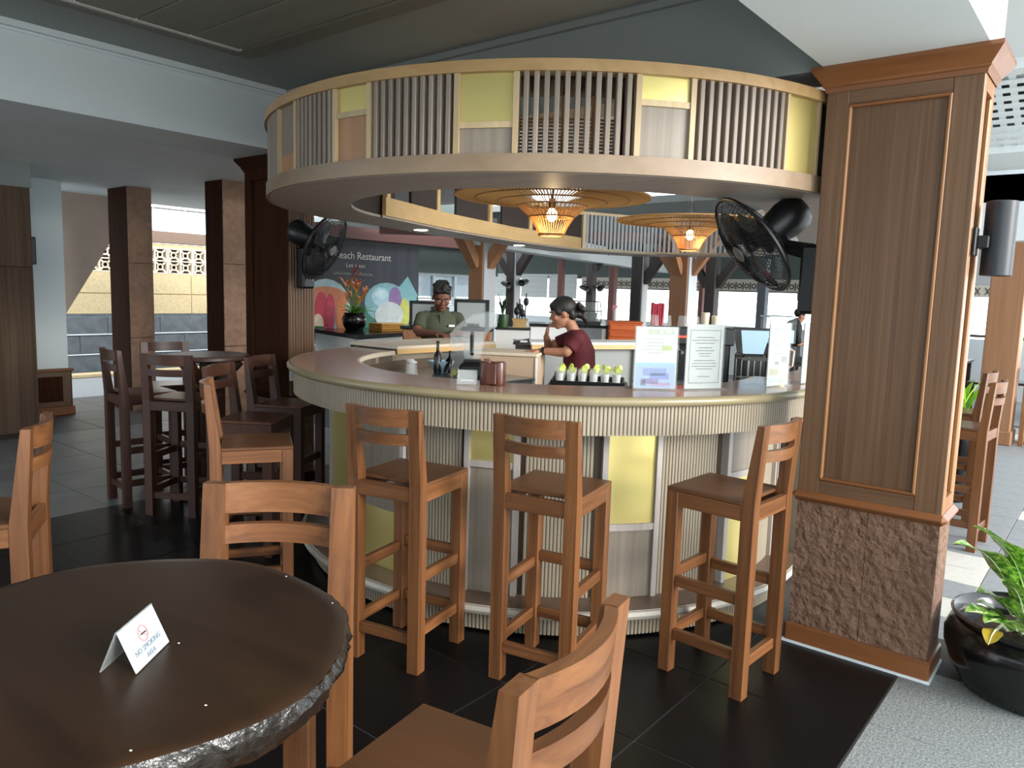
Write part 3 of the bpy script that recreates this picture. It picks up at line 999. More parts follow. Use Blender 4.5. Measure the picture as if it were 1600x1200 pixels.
# alley wall outside
M['alley_beam'] = plain('alley_beam', '#6f5a4c', 0.7)
aw = MB().box((-13.75, 6.5, 0.49), (0.3, 9.0, 0.98)).build('wall_alley', 'slate', kind='structure')
blk = MB().box((0, 0, 0), (0.03, 0.9, 0.29), ch=0.006).mesh('stone_block', 'slate')
for r_ in range(3):
    for i in range(9):
        link('stone_block', blk, aw, loc=(-13.59, 2.6 + 0.905 * i + (0.45 if r_ % 2 else 0), 0.15 + 0.32 * r_))
for z in (0.305, 0.64):
    MB().box((-13.585, 6.5, z), (0.05, 9.0, 0.018)).build('ledge', 'white_paint', aw)
MB().box((-13.76, 6.5, 1.345), (0.28, 9.0, 0.73)).build('stucco', 'cream_stone', aw)
sp = MB().box((0, 0, 0), (0.03, 1.3, 0.34), ch=0.004).mesh('stucco_panel', 'cream_stone')
for r_ in range(2):
    for i in range(7):
        link('stucco_panel', sp, aw, loc=(-13.61, 2.7 + 1.31 * i, 1.155 + 0.355 * r_))
# pierced breeze blocks
bb = MB()
s = 0.22
for a, b in (((0, -s / 2, 0), (0.1, 0.022, s)), ((0, s / 2, 0), (0.1, 0.022, s)), ((0, 0, -s / 2), (0.1, s, 0.022)), ((0, 0, s / 2), (0.1, s, 0.022))):
    bb.box(a, b)
bb.tube([(0, 0.05 * math.cos(t * PI / 4), 0.05 * math.sin(t * PI / 4)) for t in range(8)], 0.016, 5, True)
for k in range(4):
    a = PI / 4 + k * PI / 2
    bb.beam((0, 0.06 * math.cos(a), 0.06 * math.sin(a)), (0, 0.14 * math.cos(a), 0.14 * math.sin(a)), 0.03, 0.05, (1, 0, 0))
bme = bb.mesh('breeze_block', 'cream_light')
for i in range(26):
    for z in (1.82, 2.04):
        link('breeze_block', bme, aw, loc=(-13.66, 3.2 + 0.222 * i + 0.03 * (i // 2), z))
MB().box((-13.9, 6.5, 1.93), (0.05, 9.0, 0.45)).build('block_backing', 'dark_void', aw)
MB().box((-13.72, 6.5, 2.19), (0.2, 9.0, 0.09)).build('cap', 'cream_stone', aw)
MB().box((-13.68, 6.5, 2.35), (0.26, 9.0, 0.2)).build('timber_beam', 'alley_beam', aw)
for y in (5.4, 6.65, 7.25, 8.2):
    MB().box((-13.7, y, 2.68), (0.03, 0.03, 0.46)).build('mullion', 'grey_col', aw)
MB().box((-13.8, 6.5, 2.92), (0.3, 9.0, 0.1)).build('soffit_board', 'white_paint', aw)
cb = MB().box((-12.95, 5.6, 0.03), (0.25, 6.0, 0.06), ch=0.01).build('yard_kerb', 'cream_stone')
tag(cb, 'low cream kerb at the foot of the alley wall', 'kerb', kind='thing')

# ------------------------------------------------------------------ dining hall behind the bar
FR = 0.68          # things that face the visitor at the bar are turned by this angle
MB().box((-7.0, 13.0, 2.95), (14.0, 6.0, 0.1)).build('ceiling_hall', 'plaster', kind='structure')
MB().box((-7.6, 15.1, 2.42), (14.6, 0.2, 1.0)).build('wall_far', 'grey_green', kind='structure')
MB().box((-8.9, 9.3, 2.40), (0.2, 2.2, 1.15)).build('wall_hall_left', 'grey_green', kind='structure')
MB().box((-8.9, 8.6, 0.62), (0.2, 3.2, 1.24)).build('wall_hall_sill', 'white_paint', kind='structure')
wn_ = MB()
wn_.box((-8.86, 8.6, 1.81), (0.06, 3.0, 0.05))
wn_.box((-8.86, 8.6, 1.27), (0.06, 3.0, 0.05))
win = wn_.build('window_1', 'white_paint', kind='structure')
for i in range(6):
    y = 7.35 + 0.5 * i
    MB().box((-8.86, y, 1.54), (0.07, 0.05, 0.52)).build('mullion', 'white_paint', win)
    MB().box((-8.87, y + 0.25, 1.62), (0.02, 0.45, 0.34)).build('pane', 'window_glass', win)
    b = MB()
    for k in range(4):
        b.box((-8.85, y + 0.25, 1.31 + 0.036 * k), (0.02, 0.45, 0.03))
    b.build('blind', 'blind', win)
# white gutter beam that runs back through the hall
MB().beam((-5.72, 6.3, 2.19), (-7.83, 14.95, 2.19), 0.22, 0.26).build('trim_9', 'white_paint', kind='structure')
# low parapet and blinds at the seaward side
MB().box((-7.6, 15.05, 0.5), (14.6, 0.12, 1.0)).build('wall_parapet', 'white_paint', kind='structure')
for i in range(3):
    t = thing('roller_blind', ('pale roller blind behind the buffet, left of three', 'pale roller blind behind the buffet, middle of three', 'pale roller blind behind the buffet, right of three')[i], 'blind', (-12.35 + 0.86 * i, 14.975, 1.45), group='roller blinds over the buffet')
    MB().box((0, 0, 0.26), (0.8, 0.02, 0.52)).build('cloth', 'blind', t)
    for k in range(4):
        MB().box((0, -0.014, 0.06 + 0.13 * k), (0.8, 0.012, 0.012)).build('batten', 'white_paint', t)
    MB().tube([(-0.42, 0, 0.54), (0.42, 0, 0.54)], 0.03, 8).build('roller', 'white_paint', t)
# scalloped valance strips under the eave
M['valance'] = plain('valance', '#d8d2c4', 0.8)
M['valance_dark'] = plain('valance_dark', '#4d4540', 0.8)
vl = thing('valance', 'patterned valance hanging under the eave above the bright sea view', 'valance', (-6.6, 14.988, 1.69))
MB().box((0, 0, 0.14), (7.0, 0.015, 0.25)).build('cloth', 'valance', vl)
m = MB()
for i in range(46):
    x = -3.4 + 0.15 * i
    m.lathe([(0.03, -0.008), (0.052, -0.008), (0.052, 0.002), (0.03, 0.002)], 10, frame_from((x, -0.010, 0.13), (0, -1, 0)))
    m.box((x + 0.075, -0.012, 0.13), (0.02, 0.01, 0.15))
m.build('printed_loops', 'valance_dark', vl, 'stuff')
MB().box((0, -0.012, 0.02), (7.0, 0.012, 0.025)).build('hem', 'valance_dark', vl)

def column(name, label, base, w, h, mat, braces, grey=False, group=None, cap=0.0):
    t = thing(name, label, 'column', (base[0], base[1], 0), group=group, kind='thing')
    MB().box((0, 0, h / 2), (w, w, h), ch=0.01).build('shaft', mat, t)
    MB().box((0, 0, 0.08), (w + 0.04, w + 0.04, 0.16), ch=0.01).build('base_block', mat, t)
    if grey:  # pale grey sheet paints the light that falls on the right face
        MB().box((w / 2 + 0.006, 0, h / 2), (0.016, w - 0.02, h)).build('lit_side', 'grey_col', t)
    for a in braces:
        d = Vector((math.cos(math.radians(a)), math.sin(math.radians(a)), 0))
        q = d * (w / 2 - 0.01)
        MB().beam((q.x, q.y, h - 0.52 - cap), (q.x + d.x * 0.34, q.y + d.y * 0.34, h - 0.06 - cap), 0.10, 0.11).build('brace', mat, t)
    return t
column('timber_column', 'tall teak column with slanting braces behind the man in green', (-5.679, 6.435, 1.665), 0.215, 2.36, 'teak_column', (0, 90, 180, 270), True)
column('timber_column', 'teak column with braces above the red towels', (-4.581, 9.138, 1.678), 0.255, 2.39, 'teak_column', (0, 90, 180, 270), True)
M['dark_column'] = wood('dark_column', '#2b2422', '#3d3431', 2, 0.5, 20, 0.05)
column('dark_post', 'dark post beside the potted plant and utensil jar', (-6.990, 8.606, 1.618), 0.15, 2.35, 'dark_column', (0, 180), True)
column('dark_post', 'dark post beside the folded red towels', (-5.322, 9.301, 1.580), 0.17, 2.27, 'dark_column', (0, 90), True)
column('dark_post', 'dark post with carved bracket right of the teak column', (-4.750, 10.402, 1.521), 0.16, 2.25, 'dark_column', (0, 180))
column('dark_post', 'slim dark post behind the glass food cooler', (-6.939, 10.581, 1.560), 0.13, 2.5, 'dark_column', (0,))
M['grey_post'] = plain('grey_post', '#5c6068', 0.6)
column('grey_post', 'grey post in front of the bright sea behind the fan', (-4.556, 11.858, 1.541), 0.14, 2.2, 'grey_post', ())
column('maroon_post', 'thin maroon post behind the girl in red', (-7.918, 11.100, 1.657), 0.10, 2.6, 'maroon', ())
column('maroon_post', 'thin maroon post left of the carved bracket post', (-5.309, 11.260, 1.613), 0.08, 2.2, 'maroon', ())
column('maroon_post', 'thin maroon post over the spray bottle', (-7.206, 11.680, 1.684), 0.12, 2.5, 'maroon', ())
# roof beams left of the tall column
MB().beam((-8.45, 6.2, 2.27), (-8.45, 10.2, 2.27), 0.16, 0.10).build('trim_10', 'maroon', kind='structure')
MB().beam((-8.75, 6.3, 2.36), (-8.75, 10.2, 2.36), 0.3, 0.09).build('trim_11', 'maroon', kind='structure')
MB().beam((-7.35, 6.4, 2.29), (-3.0, 10.5, 2.29), 0.14, 0.12).build('trim_12', 'maroon', kind='structure')

# ------------------------------------------------------------------ restaurant mural
mu = thing('mural_sign', 'dark restaurant mural with food photos and pale lettering', 'mural', (-8.5, 5.745, 0.917), kind='thing')
mu.scale = (1.149, 1.149, 1.149)
M['mural_dark'] = wood('mural_dark', '#33343a', '#4c4d54', 2, 0.6, 5, 0.05, 0.6)
MB().box((-0.03, 1.02, 0.58), (0.06, 2.2, 1.28)).build('board', 'mural_dark', mu)
def prt(name, col, pts, off):
    """flat printed shape on the mural: pts are (y, z) on the board"""
    key = 'print_' + col.strip('#')
    if key not in M:
        M[key] = plain(key, col, 0.6, noise=0.12, nscale=12)
    Tm = Matrix(((0, 0, 1, 0), (1, 0, 0, 0), (0, 1, 0, 0), (0, 0, 0, 1)))
    MB().prism(pts, 0.0, off, Tm).build(name, key, mu)
def ell(cy, cz, ry, rz, n=20, rot=0.0):
    o = []
    for k in range(n):
        a = 2 * PI * k / n
        u, v = ry * math.cos(a), rz * math.sin(a)
        o.append((cy + u * math.cos(rot) - v * math.sin(rot), cz + u * math.sin(rot) + v * math.cos(rot)))
    return o
prt('printed_plate', '#b9d3d6', ell(0.62, 0.32, 0.36, 0.33), 0.003)
prt('printed_prawn', '#d98a66', ell(0.62, 0.42, 0.34, 0.14), 0.005)
prt('printed_prawn', '#cc4a5e', ell(0.55, 0.26, 0.10, 0.24), 0.007)
prt('printed_prawn', '#d85468', ell(0.68, 0.24, 0.07, 0.24), 0.009)
prt('printed_prawn', '#dd8a5a', ell(0.84, 0.22, 0.08, 0.22), 0.008)
prt('printed_shell', '#e6d2b8', ell(0.50, 0.12, 0.08, 0.12), 0.010)
prt('printed_cloth', '#3f7468', [(1.15, 0.0), (1.95, 0.0), (1.95, 0.3), (1.62, 0.42), (1.2, 0.3)], 0.003)
prt('printed_plate', '#86b0b4', ell(1.56, 0.38, 0.36, 0.25), 0.005)
prt('printed_napkin', '#7fb0b4', [(1.72, 0.30), (2.02, 0.22), (2.1, 0.48), (1.92, 0.72), (1.74, 0.55)], 0.006)
prt('printed_bowl', '#a9cdd6', ell(1.46, 0.45, 0.15, 0.12), 0.008)
prt('printed_bowl', '#c6dfe4', ell(1.46, 0.48, 0.10, 0.06), 0.010)
prt('printed_onion', '#8a6e9a', ell(1.70, 0.42, 0.11, 0.16), 0.009)
prt('printed_lime', '#c3c465', ell(1.87, 0.24, 0.09, 0.20), 0.010)
prt('printed_rice', '#c3ccca', ell(1.60, 0.22, 0.24, 0.17), 0.012)
prt('printed_leaf', '#2f5a3a', [(0.40, 0.0), (0.62, 0.0), (0.58, 0.09), (0.46, 0.10)], 0.011)
M['letter'] = plain('letter', '#d9d2cc', 0.6)
def text(name, s, size, loc, rot, parent, mat, ext=0.001, align='CENTER', sp=1.0):
    c = bpy.data.curves.new(name, 'FONT')
    c.body = s
    c.size = size
    c.align_x = align
    c.extrude = ext
    c.space_character = sp
    c.resolution_u = 3
    tmp = bpy.data.objects.new('tmp', c)
    COL.objects.link(tmp)
    bpy.context.view_layer.update()
    me = bpy.data.meshes.new_from_object(tmp.evaluated_get(bpy.context.evaluated_depsgraph_get()))
    bpy.data.objects.remove(tmp)
    me.materials.clear()
    me.materials.append(M[mat])
    o = link(name, me, parent)
    o.location = loc
    o.rotation_euler = rot
    return o
text('lettering', 'Our Beach Restaurant', 0.125, (0.004, 1.06, 0.90), (PI / 2, 0, PI / 2), mu, 'letter')
text('lettering', "Let's eat", 0.07, (0.004, 1.06, 0.80), (PI / 2, 0, PI / 2), mu, 'letter', sp=1.2)
m = MB()
rr = random.Random(2)
for wd, y0, y1 in (('a', 0.72, 1.0), ('b', 1.04, 1.34)):
    pth = []
    for i in range(36):
        u = i / 35
        pth.append((0.004, y0 + (y1 - y0) * u + 0.008 * math.sin(i * 1.9), 0.72 + 0.016 * math.sin(i * 1.25) * (1.6 if i % 11 < 3 else 0.8)))
    m.tube(pth, 0.0028, 4)
m.build('script_line', 'letter', mu)

# counter below the mural
sc_ = thing('side_counter', 'white side counter with black top in front of the mural', 'counter', (0, 0, 0))
poly = [(-8.318, 6.147, 1.000)[:2], (-7.038, 5.807, 1.000)[:2], (-7.360, 7.102, 1.000)[:2], (-8.237, 7.948, 1.000)[:2], (-9.141, 6.755, 1.000)[:2]]
poly = [(-7.04, 5.81), (-7.36, 7.12), (-8.42, 7.12), (-8.42, 6.18)]
MB().prism(poly, 0.95, 1.0).build('counter_top', 'black_gloss', sc_)
poly2 = [(-7.09, 5.85), (-7.40, 7.08), (-8.40, 7.08), (-8.40, 6.21)]
MB().prism(poly2, 0.0, 0.95).build('body', 'white', sc_)
MB().box((-7.26, 6.5, 0.45), (0.012, 0.02, 0.9), rz=0.24).build('panel_joint', 'grey_col', sc_)

# flower pot with red heliconia
hp = thing('flower_pot', 'glossy black pot of red and orange heliconia on the side counter', 'flower pot', (-8.022, 6.554, 1.000))
hp.scale = (1.12, 1.12, 1.12)
MB().lathe([(0, 0), (0.10, 0), (0.13, 0.05), (0.145, 0.12), (0.13, 0.17), (0.115, 0.18), (0.13, 0.2), (0.12, 0.2), (0.10, 0.17), (0, 0.16)], 24).build('pot', 'black_gloss', hp)
M['leaf'] = plain('leaf', '#5da334', 0.45, noise=0.3, nscale=12)
M['leaf_dark'] = plain('leaf_dark', '#2c4a26', 0.45, noise=0.3, nscale=12)
M['bract_red'] = plain('bract_red', '#d83a44', 0.5)
M['bract_orange'] = plain('bract_orange', '#e8924c', 0.5)
M['stem'] = plain('stem', '#7d9a48', 0.5)
def blade(base, tip, w, arch=0.0, fold=0.25, n=7):
    """a tapering leaf from base to tip, folded along its midrib"""
    base, tip = Vector(base), Vector(tip)
    d = tip - base
    side = d.cross(Vector((0, 0, 1)))
    if side.length < 1e-4:
        side = Vector((1, 0, 0))
    side.normalize()
    up = side.cross(d).normalized()
    vs, fs = [], []
    for i in range(n + 1):
        u = i / n
        c = base + d * u + up * arch * math.sin(PI * u)
        ww = w * (math.sin(PI * min(1, u * .92 + .08)) ** 0.8) * (1 - 0.25 * u)
        if i == n:
            ww = 0.0005
        vs += [c - side * ww + up * ww * fold, c, c + side * ww + up * ww * fold]
    for i in range(n):
        for k in range(2):
            fs.append((i * 3 + k, i * 3 + k + 1, i * 3 + 4 + k, i * 3 + 3 + k))
    return vs, fs
rr = random.Random(8)
for k in range(22):
    a = rr.uniform(0, 2 * PI)
    l = rr.uniform(0.16, 0.30)
    v, f_ = blade((0.03 * math.cos(a), 0.03 * math.sin(a), 0.17), (l * math.cos(a), l * math.sin(a), 0.17 + rr.uniform(0.03, 0.14)), 0.022, 0.03)
    MB().add(v, f_, None, True).build('leaf', 'leaf', hp)
for k in range(15):
    a = rr.uniform(0, 2 * PI)
    l = rr.uniform(0.08, 0.30)
    z = rr.uniform(0.34, 0.58)
    x, y = l * math.cos(a), l * math.sin(a)
    MB().tube([(0.02 * math.cos(a), 0.02 * math.sin(a), 0.17), (x * .5, y * .5, 0.17 + (z - .17) * .6), (x, y, z)], 0.004, 5).build('stem', 'stem', hp)
    for q in range(3):
        v, f_ = blade((x * (0.6 + .2 * q), y * (0.6 + .2 * q), z - 0.06 + 0.03 * q), (x * (0.6 + .2 * q) + 0.09 * math.cos(a + (q - 1)), y * (0.6 + .2 * q) + 0.09 * math.sin(a + (q - 1)), z + 0.02 + 0.03 * q), 0.015, 0.012)
        MB().add(v, f_, None, True).build('bract', 'bract_orange', hp)
MB().tube([(0, 0, 0.17), (0.01, 0.02, 0.74)], 0.005, 5).build('stem', 'stem', hp)
for q in range(7):
    s_ = 1 if q % 2 else -1
    v, f_ = blade((0.005, 0.01, 0.50 + 0.035 * q), (-0.02, 0.02 + s_ * (0.12 - 0.012 * q), 0.56 + 0.04 * q), 0.022, 0.01)
    MB().add(v, f_, None, True).build('bract', 'bract_red', hp)
# trays
M['tray'] = plain('tray', '#c58f3e', 0.5, noise=0.1)
g = 'stacked wooden trays'
tm = MB().box((0, 0, 0.012), (0.26, 0.4, 0.024), ch=0.006).mesh('tray', 'tray')
for i, w_ in enumerate(('bottom', 'second', 'third', 'topmost')):
    t = tag(link('tray', tm, None, loc=(-7.66 + 0.006 * (i % 2), 6.80, 1.001 + 0.0262 * i)), w_ + ' orange wooden tray of the stack beside the flower pot', 'tray', g)
# framed certificates
def cert(loc, rz, w, h, label):
    t = thing('picture_frame', label, 'picture frame', loc, rz, 'framed certificates')
    for a, b in (((-w / 2, 0, h / 2), (0.03, 0.025, h)), ((w / 2, 0, h / 2), (0.03, 0.025, h)), ((0, 0, 0.015), (w, 0.025, 0.03)), ((0, 0, h - 0.015), (w, 0.025, 0.03))):
        MB().box(a, b, ch=0.003).build('frame', 'black', t)
    MB().box((0, 0.005, h / 2), (w - 0.02, 0.008, h - 0.03)).build('paper', 'paper', t)
    m = MB()
    for k in range(6):
        m.box((0, -0.001, h * (0.72 - 0.09 * k)), (w * (0.5 - 0.05 * (k % 3)), 0.002, 0.008))
    m.build('print_lines', 'grey_col', t)
cert((-5.110, 5.653, 1.175), FR, 0.3195, 0.30, 'black framed certificate standing right of the man in green')
cert((-5.698, 5.562, 1.152), FR, 0.26, 0.29, 'black framed certificate half hidden behind the man in green')
cb_ = thing('low_cupboard', 'brown wood cupboard behind the clear blender cover', 'cupboard', ((-5.472, 5.699, 0.856)[0], (-5.472, 5.699, 0.856)[1], 0), FR)
MB().box((0, 0, 0.58), (0.9, 0.35, 1.16), ch=0.01).build('body', 'teak_column', cb_)
for x in (-0.22, 0.22):
    MB().box((x, -0.185, 0.6), (0.42, 0.02, 1.0), ch=0.004).build('door', 'teak_column', cb_)
MB().box((0, -0.01, 1.175), (0.94, 0.4, 0.03), ch=0.006).build('top', 'black_gloss', cb_)
# white buffet counter and what stands on it
bf = thing('buffet_counter', 'white buffet counter with dark top behind the girl in red', 'counter', ((-4.869, 6.962, 0.842)[0], (-4.869, 6.962, 0.842)[1], 0), FR)
MB().box((0, 0, 0.60), (0.82, 0.5, 1.20), ch=0.006).build('body', 'white', bf)
MB().box((0, 0, 1.215), (0.84, 0.54, 0.03), ch=0.006).build('top', 'black_gloss', bf)
MB().box((0.2, -0.26, 1.07), (0.33, 0.02, 0.25), ch=0.004).build('dark_panel', 'slate', bf)
gc = thing('glass_cooler', 'slanted glass food cooler on the buffet counter behind the girl', 'cooler', ((-4.737, 7.003, 1.255)[0], (-4.737, 7.003, 1.255)[1], 1.231), FR)
w_, d_, h_ = 0.44, 0.40, 0.25
MB().box((0, 0, 0.02), (w_, d_, 0.04)).build('base', 'black', gc)
for sx in (-1, 1):
    T = Matrix(((0, 0, 1, sx * w_ / 2), (1, 0, 0, 0), (0, 1, 0, 0), (0, 0, 0, 1)))
    MB().prism([(-d_ / 2, 0.04), (d_ / 2, 0.04), (d_ / 2, h_), (-d_ / 6, h_), (-d_ / 2, h_ * .6)], -0.003, 0.003, T).build('side_glass', 'glass', gc)
MB().beam((0, -d_ / 2, 0.04), (0, -d_ / 2, h_ * .6), w_, 0.004, (0, 1, 0)).build('front_glass', 'glass', gc)
MB().beam((0, -d_ / 2, h_ * .6), (0, -d_ / 6, h_), w_, 0.004).build('slant_glass', 'glass', gc)
fr = MB()
for sx in (-1, 1):
    fr.tube([(sx * w_ / 2, -d_ / 2, 0.03), (sx * w_ / 2, -d_ / 2, h_ * .6), (sx * w_ / 2, -d_ / 6, h_), (sx * w_ / 2, d_ / 2, h_), (sx * w_ / 2, d_ / 2, 0.03)], 0.005, 5)
for y, z in ((-d_ / 2, h_ * .6), (-d_ / 6, h_), (d_ / 2, h_)):
    fr.tube([(-w_ / 2, y, z), (w_ / 2, y, z)], 0.005, 5)
fr.build('edge_frame', 'black', gc)
MB().box((-0.05, 0.02, 0.10), (0.16, 0.2, 0.12), ch=0.01).build('food_tub', 'steel', gc)
MB().lathe([(0, 0.04), (0.05, 0.04), (0.055, 0.13), (0.0, 0.13)], 14, Matrix.Translation((0.14, 0, 0))).build('food_tub', 'black_soft', gc)
# dark plant in a basket and a box of utensils
bp = thing('potted_plant', 'dark spiky plant in a woven green basket on the cupboard', 'plant', ((-5.135, 6.168, 1.285)[0], (-5.135, 6.168, 1.285)[1], 1.192), FR)
MB().lathe([(0, 0), (0.055, 0), (0.065, 0.06), (0.06, 0.13), (0.05, 0.13), (0, 0.11)], 16).build('basket', 'leaf_dark', bp)
rr = random.Random(4)
for k in range(24):
    a = rr.uniform(0, 2 * PI); l = rr.uniform(0.03, 0.11)
    v, f_ = blade((0, 0, 0.12), (l * math.cos(a), l * math.sin(a), 0.12 + rr.uniform(0.12, 0.27)), 0.012, 0.01)
    MB().add(v, f_, None, True).build('leaf', 'leaf_dark', bp)
ub = thing('utensil_box', 'slanted light wooden box holding black utensils', 'box', ((-5.023, 6.319, 1.255)[0], (-5.023, 6.319, 1.255)[1], 1.192), FR)
T = Matrix.Identity(4)
MB().prism([(-0.075, -0.06), (0.075, -0.06), (0.075, 0.06), (-0.075, 0.06)], 0.0, 0.02).build('box_base', 'chord_wood', ub)
MB().add([(-.05, -.06, 0), (.05, -.06, 0), (.05, .06, 0), (-.05, .06, 0), (-.085, -.07, .09), (.085, -.07, .09), (.085, .07, .09), (-.085, .07, .09)],
         [(0, 1, 5, 4), (1, 2, 6, 5), (2, 3, 7, 6), (3, 0, 4, 7)]).build('box_sides', 'chord_wood', ub)
for x, h in ((-0.03, 0.26), (-0.005, 0.30), (0.02, 0.24), (0.05, 0.36)):
    MB().tube([(x, 0, 0.03), (x * 1.2, 0, h)], 0.007, 6).build('utensil', 'black', ub)
    MB().sphere((x * 1.2, 0, h - 0.09), 0.03, 10, 6, (1, .35, 1.5)).build('utensil', 'black', ub)
tx = thing('side_table', 'narrow dark top table under the utensil box', 'table', ((-5.060, 6.249, 0.998)[0], (-5.060, 6.249, 0.998)[1], 0), FR)
MB().box((0, 0, 1.181), (0.37, 0.3, 0.02), ch=0.004).build('top', 'black', tx)
MB().box((0, 0, 0.585), (0.35, 0.26, 1.17)).build('body', 'white', tx)
# orange wood chest, spray bottle, folded towels
oc = thing('wooden_chest', 'orange slatted wooden chest on the back counter', 'chest', ((-4.286, 7.208, 1.058)[0], (-4.286, 7.208, 1.058)[1], 0.94), FR)
M['chest'] = wood('chest', '#a8481c', '#c86428', 0, 0.4, 18, 0.08, 0.5)
MB().box((0, 0, 0.17), (0.36, 0.26, 0.32), ch=0.006).build('body', 'chest', oc)
for k in range(4):
    MB().box((0, -0.135, 0.06 + 0.072 * k), (0.34, 0.014, 0.058), ch=0.006).build('slat', 'chest', oc)
MB().box((0, 0, 0.335), (0.38, 0.28, 0.02), ch=0.004).build('lid', 'chest', oc)
os_ = thing('service_shelf', 'white service shelf that carries the orange chest', 'shelf', ((-4.292, 7.304, 0.871)[0], (-4.292, 7.304, 0.871)[1], 0), FR)
MB().box((0, 0.05, 0.92), (0.46, 0.45, 0.035), ch=0.004).build('board', 'white', os_)
MB().box((0, 0.15, 0.45), (0.42, 0.2, 0.9)).build('body', 'white', os_)
sb = thing('spray_bottle', 'white spray bottle with pink trigger on the orange chest', 'bottle', ((-4.366, 7.167, 1.208)[0], (-4.366, 7.167, 1.208)[1], 1.286), FR)
M['pink'] = plain('pink', '#d67486', 0.5)
MB().lathe([(0, 0), (0.03, 0), (0.032, 0.02), (0.03, 0.10), (0.012, 0.125), (0.012, 0.14)], 14).build('bottle', 'white', sb)
MB().box((-0.012, 0, 0.152), (0.055, 0.02, 0.024), ch=0.005).build('trigger', 'pink', sb)
MB().beam((-0.03, 0, 0.145), (-0.036, 0, 0.11), 0.012, 0.01).build('trigger', 'pink', sb)
tw = thing('folded_towels', 'red towels hanging folded beside the teak column', 'towel', ((-4.159, 7.713, 1.152)[0], (-4.159, 7.713, 1.152)[1], 1.20), FR)
M['towel'] = plain('towel', '#b4404f', 0.9, noise=0.15, nscale=20, bump=0.3, bscale=90)
for k in range(5):
    MB().box((-0.055 + 0.028 * k, 0.004 * (k % 2), 0.145 - 0.004 * (k % 2)), (0.026, 0.09, 0.29 - 0.01 * (k % 3)), ch=0.008).build('towel_fold', 'towel', tw)
MB().box((0.0, 0.0, -0.01), (0.34, 0.2, 0.02), ch=0.004).build('tray', 'black', tw)
tb = thing('towel_stand', 'dark stand under the red towels', 'stand', ((-4.108, 7.710, 0.866)[0], (-4.108, 7.710, 0.866)[1], 0), FR)
MB().box((0, 0, 0.59), (0.36, 0.25, 1.17), ch=0.006).build('body', 'black_soft', tb)
MB().box((0, -0.13, 0.6), (0.32, 0.02, 1.0), ch=0.004).build('door', 'black', tb)
# spot lamps on the posts
def spot(loc, label, rz):
    t = thing('spot_lamp', label, 'lamp', loc, rz, 'spot lamps on the hall posts')
    MB().lathe([(0, -0.09), (0.035, -0.09), (0.05, 0.07), (0.045, 0.07), (0.0, 0.04)], 14, rotm('X', 100)).build('shade', 'black', t)
    MB().tube([(0, 0.05, 0), (0, 0.16, 0.02)], 0.012, 6).build('arm', 'black', t)
for x, y, d, s_ in ((792, 444, 10.9, 'left'), (819, 441, 10.9, 'right')):
    spot((-7.002, 8.474, 1.669) if s_ == 'left' else (-6.813, 8.632, 1.704), 'small black spot lamp on the %s of the dark post by the plant' % s_, 1.2 if s_ == 'left' else 0.2)
for q, s_ in (((-6.974, 10.439, 1.660), 'left'), ((-6.764, 10.610, 1.668), 'right')):
    spot(q, 'small black spot lamp on the %s of the post behind the cooler' % s_, 1.2 if s_ == 'left' else 0.2)

# ------------------------------------------------------------------ inside the bar
kb = thing('bar_fridge', 'tan boxy bar cabinet the girl in red leans on', 'cabinet', (-3.51, 4.31, 0), 0.47)
MB().box((0, 0, 0.555), (0.46, 0.38, 1.11), ch=0.004).build('body', 'cream', kb)
MB().box((0, 0, 1.122), (0.48, 0.40, 0.022), ch=0.004).build('top', 'cream_light', kb)
MB().box((0.232, -0.186, 0.555), (0.012, 0.02, 1.10)).build('edge_strip', 'white', kb)
fl = thing('lift_up_flap', 'pale counter board with dark underside across the left bar arm', 'counter board', (-4.21, 4.14, 0))
MB().box((0, 0, 1.15), (0.52, 1.06, 0.022), ch=0.003).build('top', 'cream_light', fl)
MB().box((0.255, 0, 1.122), (0.012, 1.06, 0.034)).build('edge_strip', 'chord_wood', fl)
MB().box((0, -0.525, 1.122), (0.5, 0.012, 0.034)).build('edge_strip', 'black_soft', fl)
MB().box((0, 0.03, 1.122), (0.49, 1.0, 0.03)).build('underside', 'dark_void', fl)
MB().box((-0.03, 0.12, 0.55), (0.38, 0.74, 1.11)).build('support', 'steel_dull', fl)
for y in (-0.49, -0.41):
    MB().tube([(0.2, y, 0.6), (0.2, y, 1.11)], 0.014, 8).build('post', 'white', fl)
bc = thing('back_counter', 'long back counter with white top and wood edge behind the girl', 'counter', (-3.75, 5.78, 0), 1.06)
MB().box((0.25, 0.22, 1.118), (1.7, 0.42, 0.024), ch=0.003).build('top', 'white', bc)
MB().box((0.25, 0.0, 1.09), (1.7, 0.03, 0.04)).build('edge_strip', 'chord_wood', bc)
for x in (-0.55, -0.02, 0.5, 1.05):
    MB().box((x, 0.02, 0.54), (0.03, 0.03, 1.07)).build('post', 'cream_light', bc)
MB().box((0.25, 0.25, 0.54), (1.66, 0.34, 1.08)).build('body', 'steel_dull', bc)
kp = thing('kick_splash', 'grey steel sink bench inside the round bar', 'bench', (-2.801, 3.881, 0))
MB().arc((0, 0), 0.78, 1.19, 0.0, 0.935, -178, -2, 40).build('body', 'steel_dull', kp)
MB().arc((0, 0), 0.77, 1.195, 0.935, 0.95, -178, -2, 40).build('steel_top', 'steel', kp)
MB().box((-0.68, -0.17, 0.49), (0.86, 0.56, 0.98)).build('sink_body', 'steel_dull', kp)
MB().box((-0.68, -0.17, 0.99), (0.88, 0.60, 0.02), ch=0.004).build('sink_top', 'steel', kp)

